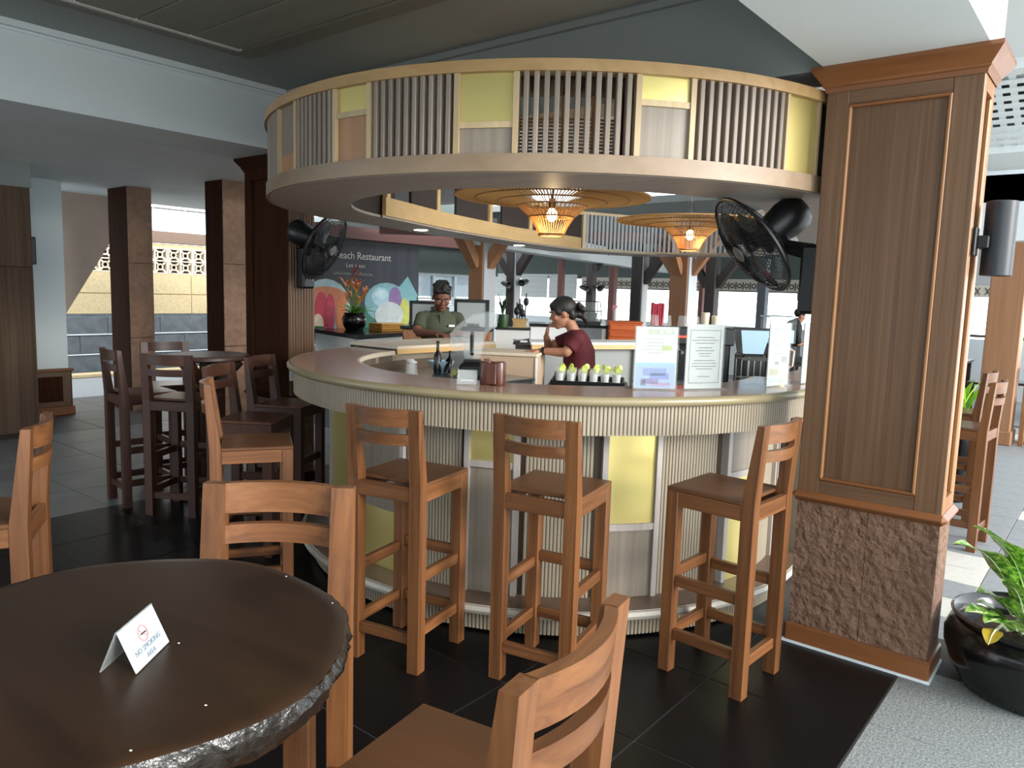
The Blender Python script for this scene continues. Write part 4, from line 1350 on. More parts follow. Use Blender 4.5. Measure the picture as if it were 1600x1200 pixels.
# blender with its clear cover
bl_ = thing('blender', 'bar blender with black handle under a tilted clear cover', 'blender', (-3.293, 3.660, 1.000), FR)
def rnd(x, y, h0, h1, r0, r1, mat, name, par, n=16):
    MB().lathe([(0, h0), (r0, h0), (r1, h1), (0, h1)], n, Matrix.Translation((x, y, 0))).build(name, mat, par)
MB().box((0, 0, 0.05), (0.16, 0.18, 0.10), ch=0.02).build('base', 'black', bl_)
MB().box((0, 0.0, 0.11), (0.11, 0.11, 0.02), ch=0.006).build('collar', 'black_soft', bl_)
MB().lathe([(0.050, 0.12), (0.056, 0.14), (0.072, 0.30), (0.075, 0.305), (0.070, 0.30), (0.052, 0.14), (0, 0.125)], 20).build('jug', 'acrylic', bl_)
MB().lathe([(0, 0.305), (0.078, 0.305), (0.08, 0.325), (0.04, 0.335), (0.04, 0.35), (0, 0.35)], 20).build('lid', 'black', bl_)
MB().tube([(0.0, -0.07, 0.29), (0.0, -0.108, 0.28), (0.0, -0.104, 0.18), (0.0, -0.06, 0.16)], 0.013, 8).build('handle', 'black', bl_)
hood = MB()
T0 = Matrix.Translation((0.0, 0.0, 0.0))
w_ = 0.115
prof = [(-0.10, 0.17), (-0.135, 0.21), (-0.135, 0.29), (-0.09, 0.345), (0.0, 0.41), (0.13, 0.435)]
vs, fs = [], []
for x, z in prof:
    vs += [(x, -w_, z), (x, w_, z)]
for i in range(len(prof) - 1):
    fs.append((i * 2, i * 2 + 1, i * 2 + 3, i * 2 + 2))
pr2 = prof + [(0.16, 0.42), (0.155, 0.36), (0.08, 0.28), (0.06, 0.17)]
o_ = len(vs)
vs += [(x, -w_, z) for x, z in pr2] + [(x, w_, z) for x, z in pr2]
m_ = len(pr2)
fs += [tuple(o_ + i for i in range(m_)), tuple(o_ + m_ + i for i in range(m_))[::-1], (o_ + 5, o_ + 6, o_ + m_ + 6, o_ + m_ + 5), (o_ + 6, o_ + 7, o_ + m_ + 7, o_ + m_ + 6)]
hood.add(vs, fs, T0)
hood.build('clear_cover', 'hood_clear', bl_)
fr = MB()
for s_ in (-w_, w_):
    fr.tube([T0 @ Vector((x, s_, z)) for x, z in pr2], 0.004, 5)
for x, z in (prof[1], prof[2], prof[5], pr2[7]):
    fr.tube([T0 @ Vector((x, -w_, z)), T0 @ Vector((x, w_, z))], 0.003, 5)
fr.build('cover_edges', 'glass', bl_)

# bowl with bottles, limes
bo = thing('plastic_bowl', 'pale blue plastic bowl holding dark bottles', 'bowl', (-3.598, 3.687, 1.000), 0)
M['pale_blue'] = plain('pale_blue', '#a9c8d8', 0.35)
MB().lathe([(0, 0.0), (0.04, 0), (0.048, 0.01), (0.085, 0.085), (0.09, 0.085), (0.05, 0.006), (0, 0.006)], 22).build('bowl', 'pale_blue', bo)
def bottle(loc, label, h, r, mat, lean=0.0, group=None):
    t = thing('bottle', label, 'bottle', loc, 0, group)
    T = rotm('X', lean)
    MB().lathe([(0, 0), (r, 0), (r, h * .6), (r * .4, h * .75), (r * .36, h), (0, h)], 14, T).build('glass_body', mat, t)
    MB().lathe([(0, h), (r * .45, h), (r * .45, h * 1.08), (0, h * 1.08)], 12, T).build('cap', 'black', t)
    return t
bottle((-3.574, 3.626, 1.006), 'tall black bottle standing in the pale blue bowl', 0.20, 0.026, 'black_gloss')
bottle((-3.524, 3.666, 1.008), 'short black bottle leaning in the pale blue bowl', 0.14, 0.024, 'black_gloss', -12)
M['lime'] = plain('lime', '#b4cc3c', 0.45, noise=0.15)
M['lime_flesh'] = plain('lime_flesh', '#dbe68c', 0.5)
def lime_slice(par, x, y, z, r=0.022, tilt=0):
    T = frame_from((x, y, z), (0.4 + tilt, -0.8, 0.1))
    o = MB().lathe([(0, -0.003), (r, -0.003), (r, 0.003), (0, 0.003)], 14, T).build('lime_slice', 'lime', par)
    MB().lathe([(0, 0.0032), (r * .82, 0.0032), (r * .82, -0.0032), (0, -0.0032)], 14, T).build('flesh', 'lime_flesh', o)
lm = thing('lime', 'cut lime lying beside the blender base', 'lime', (-3.411, 3.622, 1.000))
MB().sphere((0, 0, 0.022), 0.022, 12, 8).build('peel', 'lime', lm)
lime_slice(lm, 0.012, -0.014, 0.028, 0.02)
# tray of garnished glasses
ty = thing('glass_tray', 'black tray of glasses with lime behind the girl', 'tray', (-2.63, 4.02, 1.0), 0.55)
MB().box((0, 0, 0.006), (0.44, 0.34, 0.012), ch=0.004).build('board', 'black_gloss', ty)
for a, b in (((0, -0.17, 0.016), (0.44, 0.012, 0.03)), ((0, 0.17, 0.016), (0.44, 0.012, 0.03)), ((-0.22, 0, 0.016), (0.012, 0.34, 0.03)), ((0.22, 0, 0.016), (0.012, 0.34, 0.03))):
    MB().box(a, b).build('rim', 'black', ty)
td = thing('drinks_table', 'dark low table under the tray of lime glasses', 'table', (-2.63, 4.02, 0), 0.55)
MB().box((0, 0, 0.985), (0.5, 0.4, 0.028), ch=0.004).build('top', 'black_gloss', td)
for sx in (-1, 1):
    for sy in (-1, 1):
        MB().box((sx * 0.22, sy * 0.17, 0.485), (0.03, 0.03, 0.97)).build('leg', 'black', td)
gl = None
gp = 'lime garnished glasses on the black tray'
Tt = Matrix.Translation((-2.63, 4.02, 1.0125)) @ Matrix.Rotation(0.55, 4, 'Z')
i = 0
for r_ in range(3):
    for c_ in range(6):
        p = Tt @ Vector((-0.175 + 0.07 * c_, -0.10 + 0.10 * r_, 0))
        lab = 'lime topped small glass on black tray, %s row, %s from left' % (('front', 'middle', 'back')[r_], ('first', 'second', 'third', 'fourth', 'fifth', 'sixth')[c_])
        if gl is None:
            gl = thing('drink_glass', lab, 'glass', p, 0.3, gp)
            MB().lathe([(0.018, 0), (0.022, 0.002), (0.027, 0.075), (0.031, 0.075), (0.025, 0), (0, 0)], 12).build('glass', 'acrylic', gl)
            MB().lathe([(0, 0.006), (0.022, 0.006), (0.026, 0.06), (0, 0.06)], 12).build('drink', 'white', gl)
            lime_slice(gl, 0.02, -0.012, 0.085, 0.02)
        else:
            dup(gl, p, RNG.uniform(-1, 1), lab)
# glasses upside down by the flap
gl2 = None
for k, (x, y) in enumerate(((-3.62, 3.42), (-3.56, 3.37), (-3.50, 3.33))):
    lab = 'small upturned clear glass by the inner bar edge, %s of three' % ('left', 'middle', 'right')[k]
    if gl2 is None:
        gl2 = thing('upturned_glass', lab, 'glass', (x, y, 1.0), 0, 'upturned glasses by the flap')
        MB().lathe([(0.034, 0), (0.026, 0.1), (0, 0.1)], 14).build('glass', 'acrylic', gl2)
        MB().lathe([(0, 0.1), (0.027, 0.1), (0.027, 0.106), (0, 0.106)], 14).build('glass_foot', 'white', gl2)
    else:
        dup(gl2, (x, y, 1.0), 0, lab)
# things on the worktop
nb = thing('napkin_holder', 'reddish brown wooden napkin holder on the bar counter', 'napkin holder', (-2.265, 2.66, 1.1315), 0.45)
M['copper_wood'] = wood('copper_wood', '#33170f', '#5c3122', 2, 0.3, 24, 0.04, 0.5)
for x in (-0.028, 0.028):
    MB().lathe([(0, 0), (0.03, 0), (0.033, 0.01), (0.033, 0.10), (0.03, 0.108), (0.026, 0.108), (0.026, 0.09), (0, 0.09)], 18, Matrix.Translation((x, 0, 0))).build('cup', 'copper_wood', nb)
MB().box((0, -0.02, 0.055), (0.05, 0.03, 0.10), ch=0.004).build('front_board', 'copper_wood', nb)
MB().box((-0.03, 0, 0.075), (0.026, 0.02, 0.09)).build('napkins', 'maroon', nb)
ch_ = thing('card_holder', 'small clear acrylic card holder beside the napkin holder', 'card holder', (-2.355, 2.585, 1.1315), 0.62)
MB().beam((0, -0.03, 0.003), (0, 0.03, 0.003), 0.092, 0.004).build('foot', 'acrylic', ch_)
MB().beam((0, -0.028, 0.004), (0, 0.012, 0.062), 0.092, 0.003, (0, 1, 0)).build('front_plate', 'acrylic', ch_)
MB().beam((0, 0.02, 0.004), (0, 0.012, 0.066), 0.092, 0.003, (0, 1, 0)).build('back_plate', 'acrylic', ch_)
MB().box((0, -0.012, 0.02), (0.06, 0.012, 0.006)).build('card_stack', 'paper', ch_)

def sign(p0, p1, h, label, draw, base=0.075):
    p0, p1 = Vector(p0), Vector(p1)
    c = (p0 + p1) / 2
    d = p1 - p0
    t = thing('menu_stand', label, 'menu stand', (c.x, c.y, 1.1315), math.atan2(d.y, d.x), 'acrylic menu stands on the bar')
    w = d.length
    MB().box((0, 0.0, 0.003), (w + 0.02, base, 0.005), ch=0.002).build('foot', 'acrylic', t)
    MB().box((0, 0, h / 2 + 0.005), (w, 0.006, h), ch=0.001).build('sheet_paper', 'paper', t)
    MB().box((0, -0.0055, h / 2 + 0.005), (w + 0.012, 0.003, h + 0.006)).build('clear_plate', 'glass', t)
    draw(t, w, h)
    return t
def flat(t, x, z, sx, sz, col, name='printed_block', lay=0):
    col = '#' + ''.join('%02x' % int(int(col[i:i + 2], 16) * 0.82) for i in (1, 3, 5))
    key = 'print_' + col.strip('#')
    if key not in M:
        M[key] = plain(key, col, 0.6, noise=0.05, nscale=20)
    MB().box((x, -0.0032 - 0.0002 * lay, z), (sx, 0.0008, sz)).build(name, key, t)
def draw1(t, w, h):
    z0 = 0.005
    flat(t, 0, z0 + h * .19, w * .94, h * .36, '#a9c4e8')
    flat(t, 0, z0 + h * .39, w * .94, h * .06, '#9fd0e6', lay=1)
    flat(t, 0, z0 + h * .68, w * .94, h * .54, '#e2ece2')
    flat(t, 0.02, z0 + h * .92, w * .62, h * .09, '#c9d2bc', lay=1)
    flat(t, 0.04, z0 + h * .92, w * .26, h * .06, '#e9ece8', lay=2)
    flat(t, 0.05, z0 + h * .66, w * .24, h * .08, '#c6d27e', lay=1)
    for k in range(5):
        flat(t, -0.02 + 0.01 * (k % 3), z0 + h * (.80 - .055 * k), w * (.5 - .06 * (k % 2)), h * .012, '#b9c2bd', 'print_line', 2)
    for x, z, sx, sz, c in ((-.02, .27, .55, .12, '#8fa6dc'), (.1, .2, .45, .10, '#8c9ade'), (-.12, .12, .4, .08, '#a99fd4'), (.12, .07, .5, .05, '#c0a6cc'), (-.28, .1, .12, .1, '#7f8f98')):
        flat(t, x * w, z0 + h * z, w * sx, h * sz, c, lay=2)
def draw2(t, w, h):
    flat(t, 0, 0.005 + h / 2, w * .92, h * .94, '#d5dbd8')
    for a, b in (((-.41, .5), (.006, .82)), ((.41, .5), (.006, .82)), ((0, .09), (.82, .004)), ((0, .91), (.82, .004))):
        flat(t, a[0] * w, 0.005 + a[1] * h, b[0] * w if b[0] > .1 else .0022, b[1] * h if b[1] > .1 else .0022, '#4b5150', 'print_line', 2)
    for z, l in ((.80, .48), (.755, .70), (.71, .52), (.64, .38), (.595, .50), (.55, .34), (.51, .28), (.44, .56), (.395, .66), (.35, .66), (.31, .44), (.19, .34)):
        flat(t, 0, 0.005 + h * z, w * l, h * .011, '#6e7674', 'print_line', 2)
def draw3(t, w, h):
    flat(t, 0, 0.005 + h / 2, w * .86, h * .92, '#dfe5e1')
    for x, z, sx, sz, c in ((-.1, .9, .3, .08, '#c3cfd6'), (.2, .89, .3, .07, '#ccd4d6'), (.25, .42, .3, .1, '#a9aca9'), (-.1, .36, .2, .05, '#9fa3a0'), (-.2, .22, .4, .10, '#c3bf9e'), (0, .15, .7, .01, '#b3bcc4'), (-.1, .09, .5, .08, '#c7d2de'), (.2, .06, .3, .08, '#c9d6c4')):
        flat(t, x * w, 0.005 + h * z, w * sx, h * sz, c, lay=1)
    for k in range(6):
        flat(t, 0.05 * w, 0.005 + h * (.76 - .05 * k), w * .5, h * .01, '#b3bab6', 'print_line', 2)
sign((-1.756, 3.065, 1.132), (-1.618, 3.208, 1.132), 0.285, 'pastel blue and green menu card in a clear stand', draw1)
sign((-1.590, 3.244, 1.132), (-1.487, 3.416, 1.132), 0.300, 'white notice with thin black border in a clear stand', draw2)
sign((-1.370, 3.687, 1.132), (-1.330, 3.866, 1.132), 0.310, 'narrow pale picture menu in a clear stand near the pillar', draw3, 0.06)
sign((-1.30, 3.98, 0), (-1.29, 4.09, 0), 0.31, 'menu stand seen edge on beside the big pillar', draw3, 0.05)

# dark machines on the right arm of the bar
ms = thing('machine_bench', 'black work bench under the coffee machine', 'bench', (-2.20, 5.05, 0), FR)
MB().box((0, 0, 0.465), (1.12, 0.45, 0.93)).build('body', 'black_soft', ms)
MB().box((0, 0, 0.94), (1.16, 0.5, 0.02), ch=0.004).build('top', 'black', ms)
cm = thing('coffee_machine', 'black coffee machine with red display behind the white notice', 'coffee machine', (-2.38, 4.90, 0.95), FR)
MB().box((0, 0.08, 0.20), (0.54, 0.3, 0.40), ch=0.012).build('body', 'black', cm)
MB().box((0, -0.1, 0.35), (0.54, 0.12, 0.12), ch=0.01).build('brew_head', 'black_soft', cm)
MB().box((-0.10, -0.163, 0.345), (0.10, 0.006, 0.012)).build('display', 'red_led', cm)
MB().box((0, -0.10, 0.02), (0.42, 0.16, 0.04)).build('drip_tray', 'steel', cm)
for x in (-0.1, 0.1):
    MB().tube([(x, -0.1, 0.29), (x, -0.1, 0.25), (x + 0.01, -0.2, 0.24)], 0.012, 8).build('filter_handle', 'steel', cm)
gg = thing('grinder', 'dark coffee grinder with blue grey hopper beside the machine', 'grinder', (-2.03, 5.12, 0.95), FR)
MB().box((0, 0, 0.12), (0.16, 0.2, 0.24), ch=0.015).build('body', 'black', gg)
MB().add([(-.07, -.07, .24), (.07, -.07, .24), (.07, .07, .24), (-.07, .07, .24), (-.10, -.1, .40), (.10, -.1, .40), (.10, .1, .40), (-.10, .1, .40)],
         [(0, 1, 5, 4), (1, 2, 6, 5), (2, 3, 7, 6), (3, 0, 4, 7), (0, 3, 2, 1)]).build('hopper', 'pale_blue', gg)
M['hopper'] = plain('hopper', '#7fa3bb', 0.3)
MB().box((0, 0, 0.405), (0.2, 0.2, 0.012), ch=0.003).build('lid', 'black', gg)
MB().tube([(-0.04, -0.12, 0.02), (-0.04, -0.12, 0.22)], 0.006, 6).build('lever', 'steel', gg)
Tc = Matrix.Translation((-2.38, 4.90, 1.351)) @ Matrix.Rotation(FR, 4, 'Z')
for k, (x, y, lab) in enumerate(((-0.235, 0.10, 'upturned clear glass on the coffee machine, leftmost'), (-0.15, 0.08, 'upturned clear glass on the coffee machine, second from left'), (-0.03, 0.12, 'upturned clear glass on the coffee machine, third from left'), (0.05, 0.08, 'upturned clear glass on the coffee machine beside the paper cups'))):
    t = thing('water_glass', lab, 'glass', Tc @ Vector((x, y, 0)), 0, 'glasses on the coffee machine')
    MB().lathe([(0.036, 0), (0.028, 0.075), (0, 0.075)], 14).build('glass', 'acrylic', t)
    MB().lathe([(0, 0.0755), (0.03, 0.0755), (0.03, 0.08), (0, 0.08)], 14).build('glass_foot', 'glass', t)
for k, (x, y) in enumerate(((0.13, 0.12), (0.20, 0.10))):
    t = thing('paper_cups', ('cream paper cup stack on the coffee machine, taller one', 'cream paper cup stack on the coffee machine, shorter one')[k], 'cups', Tc @ Vector((x, y, 0)), 0)
    for q in range(3 - k):
        MB().lathe([(0.022, 0.0 + .02 * q), (0.029, 0.065 + .02 * q), (0.031, 0.065 + .02 * q), (0.028, 0.02 + .02 * q), (0, 0.02 + .02 * q)], 14).build('cup', 'cream_light', t)
wb = thing('glass_tank', 'clear boxy drink dispenser in front of the sea view', 'dispenser', ((-1.918, 5.316, 1.153)[0], (-1.918, 5.316, 1.153)[1], 0.95), FR)
MB().box((0, 0, 0.15), (0.2, 0.2, 0.30), ch=0.006).build('base', 'black', wb)
MB().box((0, 0, 0.40), (0.19, 0.19, 0.18), ch=0.004).build('tank', 'glass', wb)
MB().box((0, 0, 0.495), (0.2, 0.2, 0.012), ch=0.003).build('lid', 'steel', wb)
MB().box((0, 0, 0.36), (0.17, 0.17, 0.09), ch=0.003).build('water', 'pale_blue', wb)
jr = thing('metal_rack', 'wire rack with small jars behind the picture menu', 'rack', ((-1.821, 4.733, 1.066)[0], (-1.821, 4.733, 1.066)[1], 0.951), FR)
m = MB()
for z in (0.0, 0.10, 0.22):
    m.tube([(-.12, -.06, z + .01), (.12, -.06, z + .01), (.12, .06, z + .01), (-.12, .06, z + .01)], 0.005, 5, True)
for x in (-.12, -.08, -.04, 0, .04, .08, .12):
    m.tube([(x, -.06, 0.01), (x, -.06, 0.23)], 0.003, 4)
for x in (-.12, .12):
    m.tube([(x, .06, 0.01), (x, .06, 0.23)], 0.004, 5)
m.build('wires', 'steel', jr)
for x, mt in ((-0.07, 'white'), (0.0, 'steel'), (0.07, 'cream')):
    MB().lathe([(0, .012), (0.03, .012), (0.03, .09), (0, .09)], 12, Matrix.Translation((x, 0, 0))).build('jar', mt, jr)
yj = thing('juice_jug', 'cream jug with yellow drink between the menu stands by the pillar', 'jug', (-1.50, 4.22, 1.1315), 0)
MB().lathe([(0, 0), (0.035, 0), (0.04, 0.16), (0.043, 0.2), (0.038, 0.2), (0, 0.18)], 16).build('body', 'cream_light', yj)
MB().lathe([(0.0365, 0.03), (0.0385, 0.03), (0.040, 0.08), (0.038, 0.08)], 16).build('band', 'yellow', yj)
MB().tube([(0.038, 0, 0.17), (0.075, 0, 0.15), (0.07, 0, 0.07), (0.037, 0, 0.05)], 0.006, 6).build('handle', 'cream_light', yj)
ck = []
for k, (p, lab, mt) in enumerate((((-1.72, 4.20, 1.0), 'small pink cup on the inner bar shelf', 'pink'), ((-1.80, 4.04, 1.0), 'small cream cup with white spoon on the inner bar shelf', 'cream_light'))):
    t = thing('small_cup', lab, 'cup', p)
    MB().lathe([(0, 0), (0.026, 0), (0.032, 0.06), (0.029, 0.06), (0, 0.01)], 14).build('cup', mt, t)
    MB().tube([(0, 0, 0.01), (0.02, 0, 0.10)], 0.004, 5).build('spoon', 'white', t)

# ------------------------------------------------------------------ rattan pendant lamps
def pendant(loc, label, zt, seed, cord_top):
    t = thing('pendant_lamp', label, 'lamp', loc, 0, 'rattan pendant lamps')
    prof = [(0.070, 0.0), (0.092, 0.05), (0.128, 0.105), (0.20, 0.165), (0.30, 0.187), (0.43, 0.201), (0.55, 0.213)]
    def at(s):
        s = s * (len(prof) - 1)
        i = min(int(s), len(prof) - 2)
        u = s - i
        return prof[i][0] + (prof[i + 1][0] - prof[i][0]) * u, prof[i][1] + (prof[i + 1][1] - prof[i][1]) * u
    m = MB()
    for k in range(144):
        a = 2 * PI * k / 144
        ca, sa = math.cos(a), math.sin(a)
        st = (0, 3, 2)[k % 3]
        m.tube([(r * ca, r * sa, z) for r, z in prof[st:]], 0.0027 if st == 0 else 0.0034, 4, cap=False)
    m.build('ribs', 'rattan', t, 'stuff')
    m = MB()
    for k in range(130):
        a = 2 * PI * k / 130
        ca, sa = math.cos(a), math.sin(a)
        m.tube([(r * ca, r * sa, z + 0.004) for r, z in prof[4:]], 0.0036, 4, cap=False)
    m.build('brim_canes', 'rattan', t, 'stuff')
    for s in (0.0, 0.02, 0.33, 0.5, 0.68, 0.84, 1.0):
        r, z = at(s)
        MB().tube([(r * math.cos(2 * PI * k / 48), r * math.sin(2 * PI * k / 48), z) for k in range(48)], 0.006 if s in (0.0, 1.0) else 0.0045, 6, True).build('hoop', 'rattan_dark' if 0 < s < 1 else 'rattan', t)
    MB().sphere((0, 0, 0.115), 0.03, 14, 10, (1, 1, 1.25)).build('bulb', 'bulb', t)
    MB().lathe([(0, 0.15), (0.02, 0.15), (0.02, 0.2), (0.008, 0.21), (0, 0.21)], 12).build('socket', 'black', t)
    MB().tube([(0, 0, 0.2), (0, 0, cord_top)], 0.004, 6).build('cord', 'black', t)
    for a in (0, 120, 240):
        x, y = math.cos(math.radians(a)), math.sin(math.radians(a))
        MB().tube([(0.11 * x, 0.11 * y, 0.117), (0, 0, 0.36)], 0.0016, 4).build('hanger_wire', 'black', t)
    ld = bpy.data.lights.new('bulb_light', 'POINT')
    ld.energy = 3.5
    ld.color = (1.0, 0.74, 0.42)
    ld.shadow_soft_size = 0.03
    lo = bpy.data.objects.new('bulb_light', ld)
    COL.objects.link(lo)
    lo.parent = t
    lo.location = (0, 0, 0.06)
    return t
pendant((-2.609, 3.543, 1.885), 'larger looking rattan pendant lamp over the bar front, lit', 0, 1, 0.65)
pendant((-2.639, 5.338, 1.91), 'farther rattan pendant lamp partly behind the black fan, lit', 0, 2, 1.365)

# ------------------------------------------------------------------ wall fans
def fan(name, label, mount, out, centre, face_dir, R):
    """mount: point on the pillar side; out: direction away from the pillar; centre: hub; face_dir: where it blows"""
    t = thing(name, label, 'fan', mount, 0, 'black wall fans')
    mo = Vector(mount)
    c = Vector(centre) - mo
    F_ = frame_from(c, face_dir)
    rim = MB()
    n = 48
    rim.tube([F_ @ Vector((R * math.cos(2 * PI * k / n), R * math.sin(2 * PI * k / n), 0)) for k in range(n)], 0.009, 6, True)
    rim.build('rim', 'black', t)
    w = MB()
    for sgn, dep, nw in ((1, 0.075, 60), (-1, 0.085, 60)):
        for k in range(nw):
            a = 2 * PI * k / nw
            pts = []
            for q in range(6):
                u = 0.16 + 0.84 * q / 5
                pts.append(F_ @ Vector((R * u * math.cos(a + 0.5 * (1 - u)), R * u * math.sin(a + 0.5 * (1 - u)), sgn * dep * (1 - u ** 3))))
            w.tube(pts, 0.0016, 3, cap=False)
        for u in (0.45, 0.75, 0.93):
            w.tube([F_ @ Vector((R * u * math.cos(2 * PI * k / 40), R * u * math.sin(2 * PI * k / 40), sgn * dep * (1 - u ** 3))) for k in range(40)], 0.0018, 4, True)
    w.build('guard_wires', 'black', t, 'stuff')
    for k in range(3):
        vs, fs = [], []
        for i in range(7):
            u = i / 6
            r = R * (0.14 + 0.76 * u)
            for j in range(5):
                v = j / 4
                an = 2 * PI * k / 3 + (v - 0.5) * (0.9 + 0.5 * math.sin(PI * u)) + 0.5 * u
                vs.append(F_ @ Vector((r * math.cos(an), r * math.sin(an), 0.035 * (v - 0.5) + 0.01)))
        for i in range(6):
            for j in range(4):
                fs.append((i * 5 + j, i * 5 + j + 1, i * 5 + j + 6, i * 5 + j + 5))
        MB().add(vs, fs, None, True).build('blade', 'fan_blade', t)
    MB().lathe([(0, 0.082), (0.038, 0.08), (0.045, 0.07), (0.045, 0.06), (0, 0.06)], 20, F_).build('badge', 'steel_dull', t)
    MB().lathe([(0, 0.03), (0.035, 0.025), (0.04, -0.03), (0, -0.03)], 16, F_).build('hub', 'black', t)
    MB().lathe([(0, -0.085), (0.06, -0.085), (0.075, -0.12), (0.092, -0.20), (0.09, -0.27), (0.07, -0.295), (0, -0.30)], 22, F_).build('motor_housing', 'black', t)
    a = F_ @ Vector((0, 0, -0.16))
    o = Vector(out)
    MB().tube([a, Vector((a.x * .6 + o.x * .05, a.y * .6 + o.y * .05, a.z - 0.10)), o * 0.06 + Vector((0, 0, 0.02))], [0.03, 0.034, 0.04], 10).build('neck', 'black', t)
    side = Vector((0, 0, 1)).cross(o)
    m = MB()
    m.beam(o * 0.045 + Vector((0, 0, -0.26)), o * 0.045 + Vector((0, 0, 0.05)), 0.11, 0.09, tuple(o), ch=0.015)
    m.build('wall_bracket', 'black', t)
    b = MB()
    for k in range(3):
        b.beam(o * 0.092 + side * (0.025 * (k - 1)) + Vector((0, 0, -0.20)), o * 0.094 + side * (0.025 * (k - 1)) + Vector((0, 0, -0.16)), 0.014, 0.008, tuple(o))
    b.build('switches', 'steel_dull', t)
    MB().tube([o * 0.02 + Vector((0, 0, 0.05)), o * 0.015 + Vector((0, 0, 0.25)), o * 0.012 + Vector((0, 0, 0.5))], 0.005, 5).build('cable', 'black', t)
    return t
M['fan_blade'] = plain('fan_blade', '#23252c', 0.25, spec=0.6)
fan('wall_fan', 'black wall fan on the dark pillar beside the mural', (-4.962, 3.55, 1.80), (1, 0, 0), (-4.70, 3.56, 1.855), (0.813, 0.385, -0.421), 0.262)
fan('wall_fan', 'black wall fan on the big pillar above the picture menu', (-1.100, 3.56, 1.76), (-1, 0, 0), (-1.433, 3.544, 1.814), (-0.55, -0.563, -0.597), 0.255)

# wall light on the big pillar
wl = thing('wall_light', 'black cylinder wall light on the outer side of the big pillar', 'wall light', (-0.515, 3.50, 1.81))
MB().box((0.006, 0, 0), (0.012, 0.07, 0.11), ch=0.003).build('wall_plate', 'black', wl)
MB().box((0.03, 0.03, 0), (0.04, 0.05, 0.05), ch=0.004).build('arm', 'black_soft', wl)
M['anthracite'] = plain('anthracite', '#24272d', 0.42)
MB().lathe([(0.048, -0.13), (0.050, -0.145), (0.056, -0.143), (0.056, 0.143), (0.050, 0.145), (0.048, 0.13), (0, 0.13), (0, -0.13), (0.048, -0.13)], 28, Matrix.Translation((0.075, 0.07, 0.015))).build('cylinder', 'anthracite', wl)

# no smoking tent card on the foreground table
tc_ = thing('tent_sign', 'clear folded no smoking table sign on the dark foreground table', 'sign', (-1.008, 0.45, 1.0505), math.radians(128.5))
w_, dp, hh = 0.093, 0.024, 0.056
th = math.atan2(dp, hh)
MB().beam((0, -dp, 0.001), (0, 0, hh), w_, 0.0025, (0, -1, 0.4), ch=0.001).build('front_panel', 'paper', tc_)
MB().beam((0, dp, 0.001), (0, 0.0015, hh), w_, 0.0025, (0, 1, 0.4), ch=0.001).build('back_panel', 'acrylic', tc_)
MB().tube([(-w_ / 2, 0, hh), (w_ / 2, 0, hh)], 0.0018, 6).build('fold', 'acrylic', tc_)
Tp = Matrix.Translation((0, -dp, 0.001)) @ Matrix.Rotation(PI / 2 - th, 4, 'X') @ Matrix.Translation((0, 0, 0.0016))
M['sign_red'] = plain('sign_red', '#d88a8e', 0.6)
M['sign_ink'] = plain('sign_ink', '#66788a', 0.6)
MB().lathe([(0.0095, 0), (0.0115, 0), (0.0115, 0.0005), (0.0095, 0.0005)], 28, Tp @ Matrix.Translation((0, 0.037, 0))).build('red_ring', 'sign_red', tc_)
MB().box((0, 0.037, 0.0003), (0.0205, 0.0020, 0.0006), Tp @ Matrix.Translation((0, 0.037, 0)) @ Matrix.Rotation(-PI / 4, 4, 'Z') @ Matrix.Translation((0, -0.037, 0))).build('red_bar', 'sign_red', tc_)
MB().box((0, 0.037, 0.0007), (0.013, 0.0016, 0.0004), Tp).build('cigarette', 'black_soft', tc_)
rx = PI / 2 - th
text('lettering', 'NO SMOKING', 0.0105, Tp @ Vector((0, 0.0165, 0)), (rx, 0, 0), tc_, 'sign_ink', 0.0002)
text('lettering', 'AREA', 0.0095, Tp @ Vector((0, 0.0055, 0)), (rx, 0, 0), tc_, 'sign_ink', 0.0002)

# ------------------------------------------------------------------ potted plant on the right
pp = thing('potted_plant', 'big glossy black floor pot with broad green and cream leaves', 'plant', (-0.175, 3.64, 0))
prof = [(0, 0), (0.235, 0), (0.25, 0.01), (0.295, 0.09), (0.324, 0.18), (0.326, 0.235), (0.308, 0.28), (0.292, 0.298), (0.304, 0.318), (0.308, 0.332), (0.296, 0.338), (0.272, 0.315), (0.262, 0.26), (0, 0.24)]
MB().lathe([(r, z * 0.92) for r, z in prof], 48).build('pot', 'black_gloss', pp)
M['soil'] = plain('soil', '#2a1c14', 0.9, bump=0.8, bscale=60)
MB().lathe([(0, 0.245), (0.26, 0.235)], 24).build('soil', 'soil', pp)
def leaf_mat():
    m, nt, b = new_mat('aglaonema')
    tc = nt.nodes.new('ShaderNodeTexCoord')
    n = nt.nodes.new('ShaderNodeTexNoise')
    n.inputs['Scale'].default_value = 55
    n.inputs['Detail'].default_value = 4
    nt.links.new(tc.outputs['Object'], n.inputs['Vector'])
    r = nt.nodes.new('ShaderNodeValToRGB')
    r.color_ramp.elements[0].position = 0.42
    r.color_ramp.elements[1].position = 0.62
    r.color_ramp.elements[0].color = lin('#3c7a26')
    r.color_ramp.elements[1].color = lin('#bcdb6c')
    nt.links.new(n.outputs['Fac'], r.inputs['Fac'])
    nt.links.new(r.outputs['Color'], b.inputs['Base Color'])
    b.inputs['Roughness'].default_value = 0.35
    return m
M['aglaonema'] = leaf_mat()
M['midrib'] = plain('midrib', '#d9e3b8', 0.45)
M['yellow_leaf'] = plain('yellow_leaf', '#c8a83c', 0.5, noise=0.2)
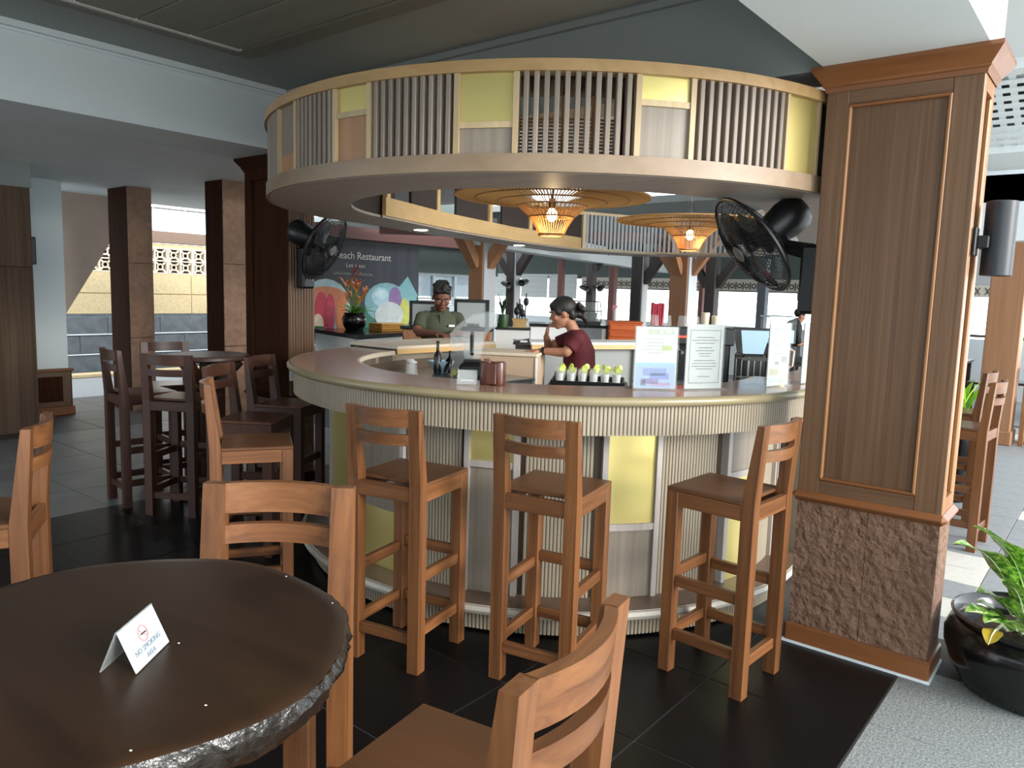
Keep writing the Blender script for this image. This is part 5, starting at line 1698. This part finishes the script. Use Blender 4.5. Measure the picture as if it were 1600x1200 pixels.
def big_leaf(base, mid, tip, w, mat='aglaonema', n=12, fold=0.22):
    """broad leaf on a stalk: stalk from base to mid, blade from mid to tip"""
    base, mid, tip = Vector(base), Vector(mid), Vector(tip)
    MB().tube([base, base.lerp(mid, 0.5) + Vector((0, 0, 0.02)), mid], [0.008, 0.006, 0.005], 6).build('stalk', 'midrib', pp)
    d = tip - mid
    side = d.cross(Vector((0, 0, 1))).normalized()
    up = side.cross(d).normalized()
    vs, fs = [], []
    for i in range(n + 1):
        u = i / n
        c = mid + d * u + up * (0.10 * d.length * math.sin(PI * u)) - Vector((0, 0, 1)) * 0.10 * d.length * u * u
        ww = 1.5 * w * math.sin(PI * (0.04 + 0.96 * u) ** 0.85) ** 0.75 if i < n else 0.0008
        for s_ in (-1, -0.5, 0, 0.5, 1):
            wave = 0.012 * w / 0.06 * math.sin(i * 1.4 + s_ * 2) * abs(s_)
            vs.append(c + side * ww * s_ + up * (abs(s_) * ww * fold + wave * .5))
    for i in range(n):
        for k in range(4):
            fs.append((i * 5 + k, i * 5 + k + 1, i * 5 + 6 + k, i * 5 + 5 + k))
    lf = MB().add(vs, fs, None, True).build('leaf', mat, pp)
    rib = [vs[i * 5 + 2] + up * 0.0015 for i in range(n + 1)]
    MB().tube(rib, [0.0045 * (1 - 0.8 * i / n) for i in range(n + 1)], 5).build('midrib', 'midrib', lf)
o_ = Vector((-0.175, 3.64, 0))
def L_(p):
    return Vector(p) - o_
b0 = Vector((0.0, 0.0, 0.25))
big_leaf(b0 + Vector((-.02, .01, 0)), L_((-0.210, 3.416, 0.461)), L_((-0.386, 3.259, 0.781)), 0.075)
big_leaf(b0 + Vector((-.05, -.02, 0)), L_((-0.265, 3.316, 0.525)), L_((-0.423, 3.092, 0.737)), 0.052)
big_leaf(b0 + Vector((.0, -.03, 0)), L_((-0.224, 3.335, 0.431)), L_((-0.316, 3.288, 0.607)), 0.06)
big_leaf(b0 + Vector((-.06, .03, 0)), L_((-0.244, 3.246, 0.380)), L_((-0.365, 3.100, 0.481)), 0.045)
big_leaf(b0 + Vector((-.03, .05, 0)), L_((-0.245, 3.316, 0.419)), L_((-0.342, 3.191, 0.533)), 0.05)
big_leaf(b0 + Vector((-.02, -.05, 0)), L_((-0.198, 3.282, 0.370)), L_((-0.285, 3.233, 0.507)), 0.05)
big_leaf(b0 + Vector((.05, .02, 0)), b0 + Vector((.12, .05, .18)), b0 + Vector((.32, .10, .36)), 0.07)
big_leaf(b0 + Vector((.03, -.05, 0)), b0 + Vector((.08, -.10, .16)), b0 + Vector((.22, -.30, .24)), 0.065)
big_leaf(b0 + Vector((.02, .06, 0)), b0 + Vector((.05, .12, .22)), b0 + Vector((.10, .34, .40)), 0.07)
big_leaf(b0 + Vector((-.05, -.06, 0)), L_((-0.217, 3.268, 0.381)), L_((-0.302, 3.083, 0.465)), 0.04)
big_leaf(b0 + Vector((.0, -.08, 0)), L_((-0.201, 3.229, 0.460)), L_((-0.264, 3.137, 0.613)), 0.045)
big_leaf(b0 + Vector((-.07, .0, 0)), L_((-0.260, 3.298, 0.382)), L_((-0.353, 3.237, 0.474)), 0.035)
big_leaf(b0 + Vector((-.02, .02, 0)), L_((-0.238, 3.395, 0.472)), L_((-0.313, 3.423, 0.623)), 0.05)
big_leaf(b0 + Vector((-.10, -.04, 0)), L_((-0.279, 3.218, 0.378)), L_((-0.289, 3.141, 0.353)), 0.022, 'yellow_leaf')

# ------------------------------------------------------------------ right side beyond the big pillar
column('timber_column', 'pale teak column beyond the wall light on the right', (-1.12, 10.3), 0.34, 2.9, 'teak_column', (), False)
stn = thing('service_station', 'low wooden service station beside the far right column', 'cabinet', (-0.46, 10.45, 0), 0)
MB().box((0, 0, 0.86), (0.86, 0.5, 0.04), ch=0.006).build('top', 'pillar_trim', stn)
MB().box((0, 0.05, 0.27), (0.78, 0.36, 0.46)).build('lower_panel', 'chord_wood', stn)
for sx in (-1, 1):
    for sy in (-1, 1):
        MB().box((sx * 0.39, sy * 0.21, 0.42), (0.05, 0.05, 0.84), ch=0.004).build('leg', 'pillar_trim_v', stn)
for k in range(5):
    MB().lathe([(0, 0.50), (0.11, 0.50), (0.115, 0.515), (0, 0.51)], 16, Matrix.Translation((-0.15, 0, 0.02 * k))).build('plate', 'white', stn)
MB().beam((-2.6, 12.4, 2.08), (2.0, 12.4, 2.08), 0.2, 0.5).build('trim_13', 'grey_col', kind='structure')
v2 = thing('valance', 'patterned valance above the sea view on the right of the big pillar', 'valance', (-0.9, 12.28, 1.66))
MB().box((0, 0, 0.10), (3.0, 0.015, 0.16)).build('cloth', 'valance', v2)
m = MB()
for i in range(24):
    x = -1.4 + 0.12 * i
    for s_ in (-1, 1):
        m.beam((x - 0.03, -0.012, 0.10 - s_ * 0.05), (x + 0.03, -0.012, 0.10 + s_ * 0.05), 0.008, 0.012, (0, 1, 0))
m.build('printed_crosses', 'valance_dark', v2, 'stuff')
MB().beam((-1.6, 8.95, 2.70), (2.0, 8.95, 2.70), 0.2, 0.26).build('trim_14', 'maroon', kind='structure')
MB().beam((-0.9, 9.0, 2.91), (2.0, 9.0, 2.91), 0.1, 0.14).build('trim_15', 'black_soft', kind='structure')
p2 = thing('potted_plant', 'bright green plant beyond the big pillar behind the bar stools', 'plant', (-1.02, 6.95, 0))
MB().lathe([(0, 0), (0.13, 0), (0.17, 0.3), (0.18, 0.62), (0.15, 0.62), (0, 0.58)], 24).build('pot', 'black_gloss', p2)
M['bright_leaf'] = plain('bright_leaf', '#9cc83a', 0.45, noise=0.25, nscale=14)
rr = random.Random(6)
for k in range(26):
    a = rr.uniform(0, 2 * PI); l = rr.uniform(0.1, 0.26)
    v, f_ = blade((0.05 * math.cos(a), 0.05 * math.sin(a), 0.60), (l * math.cos(a), l * math.sin(a), 0.66 + rr.uniform(0.05, 0.36)), 0.05, 0.04)
    MB().add(v, f_, None, True).build('leaf', 'bright_leaf', p2)
# dining sets far off on the right
M['dining'] = wood('dining', '#2b1d18', '#43302a', 2, 0.4, 20, 0.05)
def dining_chair(label, group):
    t = thing('dining_chair', label, 'chair', group=group)
    for sx in (-1, 1):
        MB().box((sx * .2, .2, .22), (.045, .045, .44)).build('leg', 'dining', t)
        MB().beam((sx * .2, -.2, 0), (sx * .2, -.26, .95), .045, .045, (0, 1, 0)).build('leg', 'dining', t)
    MB().box((0, 0, .455), (.46, .46, .035), ch=.008).build('seat', 'dining', t)
    MB().box((0, -.255, .88), (.40, .03, .12), ch=.006).build('back_rail', 'dining', t)
    MB().box((0, -.24, .66), (.40, .025, .05)).build('back_rail', 'dining', t)
    for x in (-.1, 0, .1):
        MB().box((x, -.245, .74), (.03, .02, .18)).build('back_slat', 'dining', t)
    return t
def dining_table(loc, label):
    t = thing('dining_table', label, 'table', loc, 0, 'far dining tables')
    MB().box((0, 0, .74), (.95, .95, .04), ch=.006).build('table_top', 'dining', t)
    for sx in (-1, 1):
        for sy in (-1, 1):
            MB().box((sx * .42, sy * .42, .36), (.06, .06, .72)).build('leg', 'dining', t)
    for x, y in ((-.25, .25), (.25, -.25), (.25, .25)):
        MB().lathe([(0, .76), (.11, .76), (.14, .775), (0, .765)], 14, Matrix.Translation((x, y, 0))).build('plate', 'white', t)
    return t
tabs = [(-2.28, 12.9, 'dark dining table left of the far right column'), (-0.40, 13.3, 'dark dining table right of the far right column')]
c0 = None
n_ = 0
for x, y, lab in tabs:
    dining_table((x, y, 0), lab)
    for q_, (dx, dy, rz) in enumerate(((0, -0.72, 0), (0, 0.72, PI), (-0.72, 0, -PI / 2), (0.72, 0, PI / 2))):
        lab2 = 'dark dining chair on the %s side of the table %s' % (('near', 'far', 'left', 'right')[q_], lab[18:])
        if c0 is None:
            c0 = dining_chair(lab2, 'far dining chairs')
            c0.location = (x + dx, y + dy, 0); c0.rotation_euler = (0, 0, rz)
        else:
            dup(c0, (x + dx, y + dy, 0), rz, lab2)
rl = thing('sea_railing', 'dark railing along the bright sea side', 'railing', (-2.0, 16.6, 0))
for z in (0.5, 0.75, 1.0):
    MB().box((0, 0, z), (5.0, 0.04, 0.05)).build('bar', 'dining', rl)
for k in range(6):
    MB().box((-2.4 + .96 * k, 0, .5), (.06, .06, 1.0)).build('post', 'dining', rl)

# ------------------------------------------------------------------ people
M['skin_man'] = plain('skin_man', '#7d5140', 0.5)
M['skin_girl'] = plain('skin_girl', '#a8765c', 0.5)
M['hair'] = plain('hair', '#15120f', 0.5, bump=0.3, bscale=120)
M['green_shirt'] = plain('green_shirt', '#4b5240', 0.85, noise=0.06, nscale=10, bump=0.15, bscale=200)
M['red_shirt'] = plain('red_shirt', '#54101c', 0.8, noise=0.08, nscale=8, bump=0.15, bscale=200)
M['trousers'] = plain('trousers', '#17181c', 0.8)
M['eye_white'] = plain('eye_white', '#b9aea2', 0.4)
M['lip'] = plain('lip', '#70382f', 0.5)

def loft(mb, rings, n=16):
    """rings: (centre, x radius, y radius, tilt matrix or None)"""
    vs, fs = [], []
    for c, rx, ry, T in rings:
        for k in range(n):
            a = 2 * PI * k / n
            v = Vector((rx * math.cos(a), ry * math.sin(a), 0))
            if T is not None:
                v = T @ v
            vs.append(Vector(c) + v)
    for i in range(len(rings) - 1):
        for k in range(n):
            l = (k + 1) % n
            fs.append((i * n + k, i * n + l, (i + 1) * n + l, (i + 1) * n + k))
    fs.append(tuple(range(n))[::-1])
    fs.append(tuple((len(rings) - 1) * n + k for k in range(n)))
    mb.add(vs, fs)

def limb(mb, pts, rs, n=12):
    """tapering limb with rounded joints"""
    mb.tube(pts, rs, n)
    for p, r in zip(pts, rs):
        mb.sphere(p, r * 1.0, 12, 8)

def hand(mb, wrist, direction, palm_normal, side, size=0.18, curl=0.5):
    """palm with four unequal bent fingers and a thumb from the side of the palm"""
    w = Vector(wrist)
    d = Vector(direction).normalized()
    nrm = (Vector(palm_normal) - d * d.dot(Vector(palm_normal))).normalized()
    lat = d.cross(nrm) * side
    s = size / 0.18
    T = Matrix(((lat[0], d[0], nrm[0], 0), (lat[1], d[1], nrm[1], 0), (lat[2], d[2], nrm[2], 0), (0, 0, 0, 1)))
    T.translation = w
    mb.sphere((0, 0.045 * s, 0), 0.045 * s, 12, 8, (0.86, 1.1, 0.40), T)
    mb.sphere((0, 0.075 * s, 0), 0.036 * s, 12, 8, (1.05, 0.7, 0.38), T)
    mb.sphere((0, 0.008 * s, 0), 0.026 * s, 10, 8, (1.0, 1.2, 0.75), T)
    for k, (x, ln) in enumerate(((0.029, 0.068), (0.010, 0.078), (-0.010, 0.072), (-0.028, 0.055))):
        p = Vector((x, 0.085, 0)) * s
        pts = [Vector((x * .7, 0.05, 0)) * s, p]
        an = 0.0
        for q, fr_ in enumerate((0.45, 0.32, 0.23)):
            an += curl * (0.5 + 0.35 * q)
            p = p + Vector((x * 0.12, math.cos(an), -math.sin(an))) * ln * fr_ * s
            pts.append(p)
        mb.tube([T @ p for p in pts], [0.010 * s, 0.0095 * s, 0.0088 * s, 0.008 * s, 0.0065 * s], 8)
        mb.sphere(T @ pts[-1], 0.0066 * s, 8, 6)
    pts = [Vector((0.022, 0.02, 0)), Vector((0.046, 0.042, -0.006)), Vector((0.058, 0.068, -0.014)), Vector((0.056, 0.090, -0.022))]
    mb.tube([T @ (p * s) for p in pts], [0.013 * s, 0.0115 * s, 0.010 * s, 0.008 * s], 8)
    mb.sphere(T @ (pts[-1] * s), 0.008 * s, 8, 6)

def fuse(mb, name, mat, parent, voxel, smooth=2):
    """melt the overlapping shapes into one continuous skin"""
    me = mb.mesh(name, mat)
    tmp = bpy.data.objects.new('tmp', me)
    COL.objects.link(tmp)
    r = tmp.modifiers.new('r', 'REMESH')
    r.mode = 'VOXEL'
    r.voxel_size = voxel
    r.use_smooth_shade = True
    if smooth:
        sm = tmp.modifiers.new('s', 'SMOOTH')
        sm.iterations = smooth
        sm.factor = 0.5
    bpy.context.view_layer.update()
    me2 = bpy.data.meshes.new_from_object(tmp.evaluated_get(bpy.context.evaluated_depsgraph_get()))
    bpy.data.objects.remove(tmp)
    me2.materials.clear()
    me2.materials.append(M[mat])
    me2.polygons.foreach_set('use_smooth', [True] * len(me2.polygons))
    me2.name = name
    return link(name, me2, parent)

def head_frame(c, yaw, pitch, roll=0.0):
    """head space: x to the person's right, y to the front, z up"""
    return Matrix.Translation(c) @ Matrix.Rotation(yaw, 4, 'Z') @ Matrix.Rotation(-pitch, 4, 'X') @ Matrix.Rotation(roll, 4, 'Y')

def add_head(mb, H, s=1.0):
    mb.sphere((0, -0.008 * s, 0.03 * s), 0.095 * s, 20, 14, (0.80, 1.0, 0.93), H)
    mb.sphere((0, 0.018 * s, -0.03 * s), 0.075 * s, 18, 12, (0.83, 0.92, 1.05), H)
    mb.sphere((0, 0.052 * s, -0.088 * s), 0.032 * s, 12, 8, (1.05, 0.9, 0.8), H)
    mb.sphere((0, 0.072 * s, 0.028 * s), 0.03 * s, 12, 8, (1.8, 0.6, 0.45), H)
    mb.add([H @ (Vector(p) * s) for p in ((-.007, .08, .025), (.007, .08, .025), (.017, .085, -.024), (-.017, .085, -.024), (0, .114, -.020), (0, .09, .02))],
           [(0, 5, 4, 3), (5, 1, 2, 4), (3, 4, 2), (0, 1, 5), (0, 3, 2, 1)])
    mb.sphere((0, 0.100 * s, -0.018 * s), 0.013 * s, 10, 8, (1.15, 0.9, 0.85), H)
    mb.sphere((0, 0.083 * s, -0.052 * s), 0.018 * s, 10, 8, (1.5, 0.55, 0.5), H)
    for sx in (-1, 1):
        mb.sphere((sx * 0.040 * s, 0.068 * s, -0.018 * s), 0.024 * s, 10, 8, (1, .7, .9), H)
        mb.sphere((sx * 0.079 * s, -0.004 * s, -0.008 * s), 0.028 * s, 10, 8, (0.32, 0.62, 1.05), H)

def face_parts(t, H, s=1.0):
    for sx in (-1, 1):
        e = MB().sphere((sx * 0.031 * s, 0.083 * s, 0.006 * s), 0.0105 * s, 12, 8, (1.15, .6, .42), H).build('eye', 'eye_white', t)
        MB().sphere((sx * 0.031 * s, 0.0895 * s, 0.005 * s), 0.0058 * s, 10, 6, (1, .5, .75), H).build('iris', 'hair', e)
        MB().tube([H @ (Vector(p) * s) for p in ((sx * .012, .094, .029), (sx * .032, .093, .036), (sx * .052, .080, .030))], [0.004 * s, 0.0045 * s, 0.002 * s], 6).build('eyebrow', 'hair', t)
    MB().tube([H @ (Vector(p) * s) for p in ((-.024, .087, -.055), (-.008, .096, -.052), (0, .097, -.053), (.008, .096, -.052), (.024, .087, -.055))], [0.002 * s, 0.0048 * s, 0.0045 * s, 0.0048 * s, 0.002 * s], 6).build('mouth', 'lip', t)

# --- man in a green polo shirt, reading at the bar flap
fx, fy = 0.80, -0.60
mn = thing('person', 'man in dark green polo shirt looking down behind the bar flap', 'person', (-4.78, 4.87, 0), math.atan2(fy, fx) - PI / 2)
Hm = head_frame((0.0, 0.075, 1.497), 0.0, math.radians(28))
sk = MB()
add_head(sk, Hm)
loft(sk, [((0, -0.02, 1.33), 0.075, 0.065, None), ((0, 0.01, 1.40), 0.058, 0.060, None), ((0, 0.04, 1.47), 0.055, 0.06, None)], 14)
loft(sk, [((0, 0.0, 0.80), 0.15, 0.10, None), ((0, 0.0, 0.95), 0.155, 0.105, None), ((0, 0, 1.10), 0.15, 0.105, None), ((0, -0.01, 1.25), 0.165, 0.105, None), ((0, -0.02, 1.34), 0.13, 0.08, None)], 18)
arm = {1: [(0.162, -0.01, 1.31), (0.205, 0.06, 1.205), (0.195, 0.10, 1.185), (0.06, 0.27, 1.185)],
       -1: [(-0.162, -0.01, 1.31), (-0.205, 0.06, 1.205), (-0.195, 0.10, 1.185), (-0.08, 0.27, 1.185)]}
for s_ in (1, -1):
    limb(sk, [Vector(p) for p in arm[s_]], [0.05, 0.044, 0.041, 0.027])
    hand(sk, arm[s_][3], (-0.45 * s_, 0.8, -0.03), (0, 0, 1), 1 if s_ > 0 else -1, 0.175, 0.35)
    limb(sk, [Vector((s_ * 0.09, 0.0, 0.84)), Vector((s_ * 0.10, 0.02, 0.46)), Vector((s_ * 0.10, -0.01, 0.09))], [0.085, 0.058, 0.04])
    sk.sphere((s_ * 0.10, 0.06, 0.045), 0.05, 12, 8, (0.85, 2.2, 0.85))
fuse(sk, 'body', 'skin_man', mn, 0.0085)
sh = MB()
loft(sh, [((0, 0.0, 0.86), 0.165, 0.122, None), ((0, 0.0, 1.0), 0.164, 0.125, None), ((0, 0.0, 1.13), 0.164, 0.126, None), ((0, -0.005, 1.24), 0.170, 0.122, None), ((0, -0.015, 1.315), 0.155, 0.10, None), ((0, -0.018, 1.362), 0.105, 0.075, None), ((0, -0.015, 1.385), 0.075, 0.068, None)], 24)
for s_ in (1, -1):
    a = [Vector(p) for p in arm[s_]]
    q = a[0].lerp(a[1], 0.82)
    sh.tube([Vector((s_ * 0.10, -0.015, 1.325)), a[0], q], [0.055, 0.058, 0.056], 14)
    sh.sphere(a[0], 0.058, 14, 10)
fuse(sh, 'shirt', 'green_shirt', mn, 0.009)
cl_ = MB()
cl_.tube([(0.072 * math.cos(a), -0.008 + 0.066 * math.sin(a), 1.385 + 0.012 * math.cos(a * 2) - 0.012 * math.sin(a)) for a in [PI / 2 + 0.25 + (2 * PI - 0.5) * k / 20 for k in range(21)]], 0.013, 8)
cl_.build('collar', 'green_shirt', mn)
MB().box((0.0, 0.10, 1.30), (0.03, 0.012, 0.10), Matrix.Translation((0, 0.0, 0)) @ Matrix.Rotation(0, 4, 'X')).build('placket', 'green_shirt', mn)
MB().box((-0.085, 0.122, 1.25), (0.055, 0.008, 0.018), rz=0.25).build('name_badge', 'white', mn)
pt = MB()
loft(pt, [((0, 0, 0.78), 0.165, 0.118, None), ((0, 0, 0.92), 0.168, 0.118, None)], 18)
for s_ in (1, -1):
    limb(pt, [Vector((s_ * 0.09, 0.0, 0.84)), Vector((s_ * 0.10, 0.02, 0.46)), Vector((s_ * 0.10, -0.01, 0.10))], [0.098, 0.074, 0.062])
fuse(pt, 'trousers', 'trousers', mn, 0.012)
for s_ in (1, -1):
    MB().sphere((s_ * 0.10, 0.06, 0.05), 0.055, 12, 8, (0.9, 2.25, 0.9)).build('shoe', 'black', mn)
hr = MB()
hr.sphere((0, -0.022, 0.050), 0.102, 22, 14, (0.81, 0.98, 0.86), Hm)
for k in range(46):
    a, b = rr.uniform(0, 2 * PI), rr.uniform(0.35, 1.45)
    hr.sphere((0.080 * math.cos(a) * math.cos(b), -0.018 + 0.095 * math.sin(a) * math.cos(b), 0.055 + 0.082 * math.sin(b)), rr.uniform(0.012, 0.02), 8, 6, (1, 1, 1), Hm)
for k in range(9):
    hr.sphere((-0.05 + 0.0125 * k, 0.066 - abs(k - 4) * 0.004, 0.075 + 0.004 * (k % 3)), 0.0145, 8, 6, (1, .8, 1), Hm)
hr.sphere((0, -0.055, 0.0), 0.066, 14, 10, (1.02, .75, 1.1), Hm)
for s_ in (1, -1):
    hr.sphere((s_ * 0.066, 0.008, 0.028), 0.026, 10, 8, (.55, 1.0, 1.2), Hm)
fuse(hr, 'hair', 'hair', mn, 0.008, 1)
face_parts(mn, Hm)
bk = thing('order_pad', 'open white pad under the hands of the man in green', 'pad', (-4.32, 4.66, 1.1615), 0.9)
MB().box((0, 0, 0.004), (0.15, 0.20, 0.008), ch=0.002).build('pages', 'paper', bk)
MB().box((0, 0.1, 0.006), (0.15, 0.02, 0.012)).build('binding', 'black', bk)

# --- girl in red leaning on the bar cabinet, hand at her chin
fx, fy = -0.80, -0.60
gr = thing('person', 'girl in dark red shirt leaning on the bar cabinet, hand at her chin', 'person', (-3.20, 4.66, 0), math.atan2(fy, fx) - PI / 2)
Hg = head_frame((0.0, 0.085, 1.412), 0.15, math.radians(14))
sk = MB()
add_head(sk, Hg, 0.93)
loft(sk, [((0, -0.03, 1.24), 0.065, 0.06, None), ((0, 0.0, 1.30), 0.046, 0.05, None), ((0, 0.04, 1.37), 0.046, 0.05, None)], 14)
loft(sk, [((0, -0.04, 0.80), 0.155, 0.115, None), ((0, -0.045, 0.95), 0.135, 0.10, None), ((0, -0.05, 1.08), 0.125, 0.095, None), ((0, -0.04, 1.20), 0.14, 0.09, None), ((0, -0.03, 1.26), 0.11, 0.07, None)], 18)
aL = [Vector((-0.155, -0.02, 1.235)), Vector((-0.185, 0.05, 1.145)), Vector((-0.17, 0.09, 1.14)), Vector((-0.13, 0.235, 1.142))]
aR = [Vector((0.155, -0.01, 1.235)), Vector((0.16, 0.15, 1.16)), Vector((0.15, 0.175, 1.155)), Vector((0.06, 0.195, 1.235))]
limb(sk, aL, [0.042, 0.038, 0.035, 0.023])
hand(sk, aL[3], (0.12, 1.0, -0.10), (0, 0, 1), -1, 0.165, 0.12)
limb(sk, aR, [0.042, 0.038, 0.035, 0.024])
hand(sk, aR[3], (-0.30, -0.12, 1.0), (0.1, 1.0, 0.1), 1, 0.155, 1.0)
for s_ in (1, -1):
    limb(sk, [Vector((s_ * 0.08, -0.04, 0.82)), Vector((s_ * 0.085, 0.0, 0.45)), Vector((s_ * 0.085, -0.03, 0.08))], [0.085, 0.054, 0.036])
    sk.sphere((s_ * 0.085, 0.03, 0.04), 0.045, 12, 8, (0.85, 2.2, 0.8))
fuse(sk, 'body', 'skin_girl', gr, 0.008)
sh = MB()
loft(sh, [((0, -0.05, 0.80), 0.178, 0.135, None), ((0, -0.05, 0.92), 0.165, 0.125, None), ((0, -0.055, 1.04), 0.15, 0.12, None), ((0, -0.05, 1.15), 0.16, 0.118, None), ((0, -0.035, 1.23), 0.15, 0.095, None), ((0, -0.03, 1.275), 0.09, 0.07, None), ((0, -0.02, 1.30), 0.06, 0.058, None)], 24)
for a in (aL, aR):
    sh.tube([Vector((a[0].x * .55, -0.03, 1.235)), a[0], a[0].lerp(a[1], 0.75)], [0.055, 0.058, 0.056], 14)
    sh.sphere(a[0], 0.058, 14, 10)
fuse(sh, 'shirt', 'red_shirt', gr, 0.009)
MB().arc((0, -0.05), 0.165, 0.175, 0.62, 0.98, 60, 150, 12).build('apron', 'trousers', gr)
pt = MB()
loft(pt, [((0, -0.045, 0.74), 0.165, 0.125, None), ((0, -0.045, 0.86), 0.168, 0.127, None)], 18)
for s_ in (1, -1):
    limb(pt, [Vector((s_ * 0.08, -0.04, 0.82)), Vector((s_ * 0.085, 0.0, 0.45)), Vector((s_ * 0.085, -0.03, 0.10))], [0.096, 0.07, 0.056])
fuse(pt, 'trousers', 'trousers', gr, 0.012)
for s_ in (1, -1):
    MB().sphere((s_ * 0.085, 0.03, 0.045), 0.05, 12, 8, (0.9, 2.25, 0.85)).build('shoe', 'black', gr)
hr = MB()
hr.sphere((0, -0.018, 0.046), 0.098, 22, 14, (0.82, 1.0, 0.85), Hg)
hr.sphere((0, 0.042, 0.072), 0.05, 14, 10, (1.25, .8, .62), Hg)
hr.sphere((0, -0.062, -0.01), 0.06, 14, 10, (1.0, .7, 1.1), Hg)
for s_ in (1, -1):
    hr.sphere((s_ * 0.062, 0.03, 0.03), 0.028, 10, 8, (.5, 1.1, 1.3), Hg)
rr = random.Random(9)
for k in range(14):
    hr.sphere((rr.uniform(-.03, .03), -0.125 + rr.uniform(-.03, .02), 0.0 + rr.uniform(-.05, .055)), rr.uniform(0.016, 0.028), 8, 6, (1, 1, 1), Hg)
for k in range(7):
    a = rr.uniform(-.5, .5)
    hr.tube([Hg @ Vector((a * .06, -0.12, -0.02)), Hg @ Vector((a * .1, -0.16, -0.05 - .01 * k)), Hg @ Vector((a * .14, -0.17, -0.10 - .008 * k))], [0.009, 0.008, 0.004], 6)
fuse(hr, 'hair', 'hair', gr, 0.007, 1)
face_parts(gr, Hg, 0.93)
MB().lathe([(0.027, -0.010), (0.031, -0.010), (0.031, 0.010), (0.027, 0.010)], 18, frame_from(aL[2].lerp(aL[3], 0.86), aL[3] - aL[2])).build('wristwatch', 'black', gr)

# --- seated guest far off against the sea
cx_, cy_, _ = (-4.561, 13.324, 1.004)
gs = thing('person', 'small dark clothed guest sitting before the bright sea, seen from the side', 'person', (cx_, cy_, 0), math.atan2(0.63, 0.775) - PI / 2)
sk = MB()
Hs = head_frame((0, 0.12, 1.30), 0, math.radians(15))
add_head(sk, Hs, 0.95)
limb(sk, [Vector((0, 0.0, 0.55)), Vector((0, 0.0, 0.85)), Vector((0, 0.03, 1.10)), Vector((0, 0.09, 1.22))], [0.14, 0.14, 0.12, 0.05])
for s_ in (1, -1):
    limb(sk, [Vector((s_ * .16, 0.02, 1.08)), Vector((s_ * .2, 0.05, .82)), Vector((s_ * .13, .27, .82))], [.045, .04, .03])
    hand(sk, (s_ * .13, .27, .82), (-.3 * s_, 1, 0), (0, 0, 1), 1 if s_ > 0 else -1, .17, .4)
    limb(sk, [Vector((s_ * .09, 0.0, .52)), Vector((s_ * .11, .42, .50)), Vector((s_ * .11, .40, .07))], [.085, .06, .042])
    sk.sphere((s_ * .11, .46, .045), .05, 10, 8, (.85, 2.2, .85))
fuse(sk, 'body', 'skin_girl', gs, 0.014)
sh = MB()
limb(sh, [Vector((0, -0.01, 0.56)), Vector((0, -0.01, 0.85)), Vector((0, 0.02, 1.09)), Vector((0, .06, 1.18))], [0.17, 0.165, 0.15, 0.08])
for s_ in (1, -1):
    limb(sh, [Vector((s_ * .16, 0.02, 1.08)), Vector((s_ * .2, 0.05, .86))], [.06, .055])
    limb(sh, [Vector((s_ * .09, 0.0, .52)), Vector((s_ * .11, .42, .50)), Vector((s_ * .11, .40, .12))], [.10, .075, .06])
fuse(sh, 'clothes', 'trousers', gs, 0.016)
hr = MB()
hr.sphere((0, -0.02, 0.045), 0.1, 16, 10, (.84, 1, .85), Hs)
hr.build('hair', 'hair', gs)
face_parts(gs, Hs, .95)
q = dup(c0, (cx_ + 0.0, cy_ + 0.0, 0), math.atan2(0.63, 0.775) - PI / 2, 'dark dining chair under the seated guest by the sea')

# ------------------------------------------------------------------ small fittings
so = thing('wall_socket', 'small white socket plate on the ribbed pillar side by the bar end', 'socket', (-4.966, 3.462, 0.890))
MB().box((0.008, 0, 0), (0.016, 0.07, 0.115), ch=0.004).build('plate', 'white', so)
MB().box((0.017, 0, 0), (0.004, 0.03, 0.05), ch=0.001).build('outlet', 'grey_col', so)
ct = thing('card_terminal', 'black card terminal on the back counter beside the girl', 'card terminal', (-3.919, 4.957, 1.131), FR)
MB().add([(-.07, -.05, 0), (.07, -.05, 0), (.07, .05, 0), (-.07, .05, 0), (-.065, -.045, .02), (.065, -.045, .05), (.065, .045, .05), (-.065, .045, .02)],
         [(0, 3, 2, 1), (4, 5, 6, 7), (0, 1, 5, 4), (1, 2, 6, 5), (2, 3, 7, 6), (3, 0, 4, 7)]).build('case', 'black', ct)
MB().box((0.02, -0.048, 0.028), (0.06, 0.006, 0.016)).build('screen', 'white', ct)
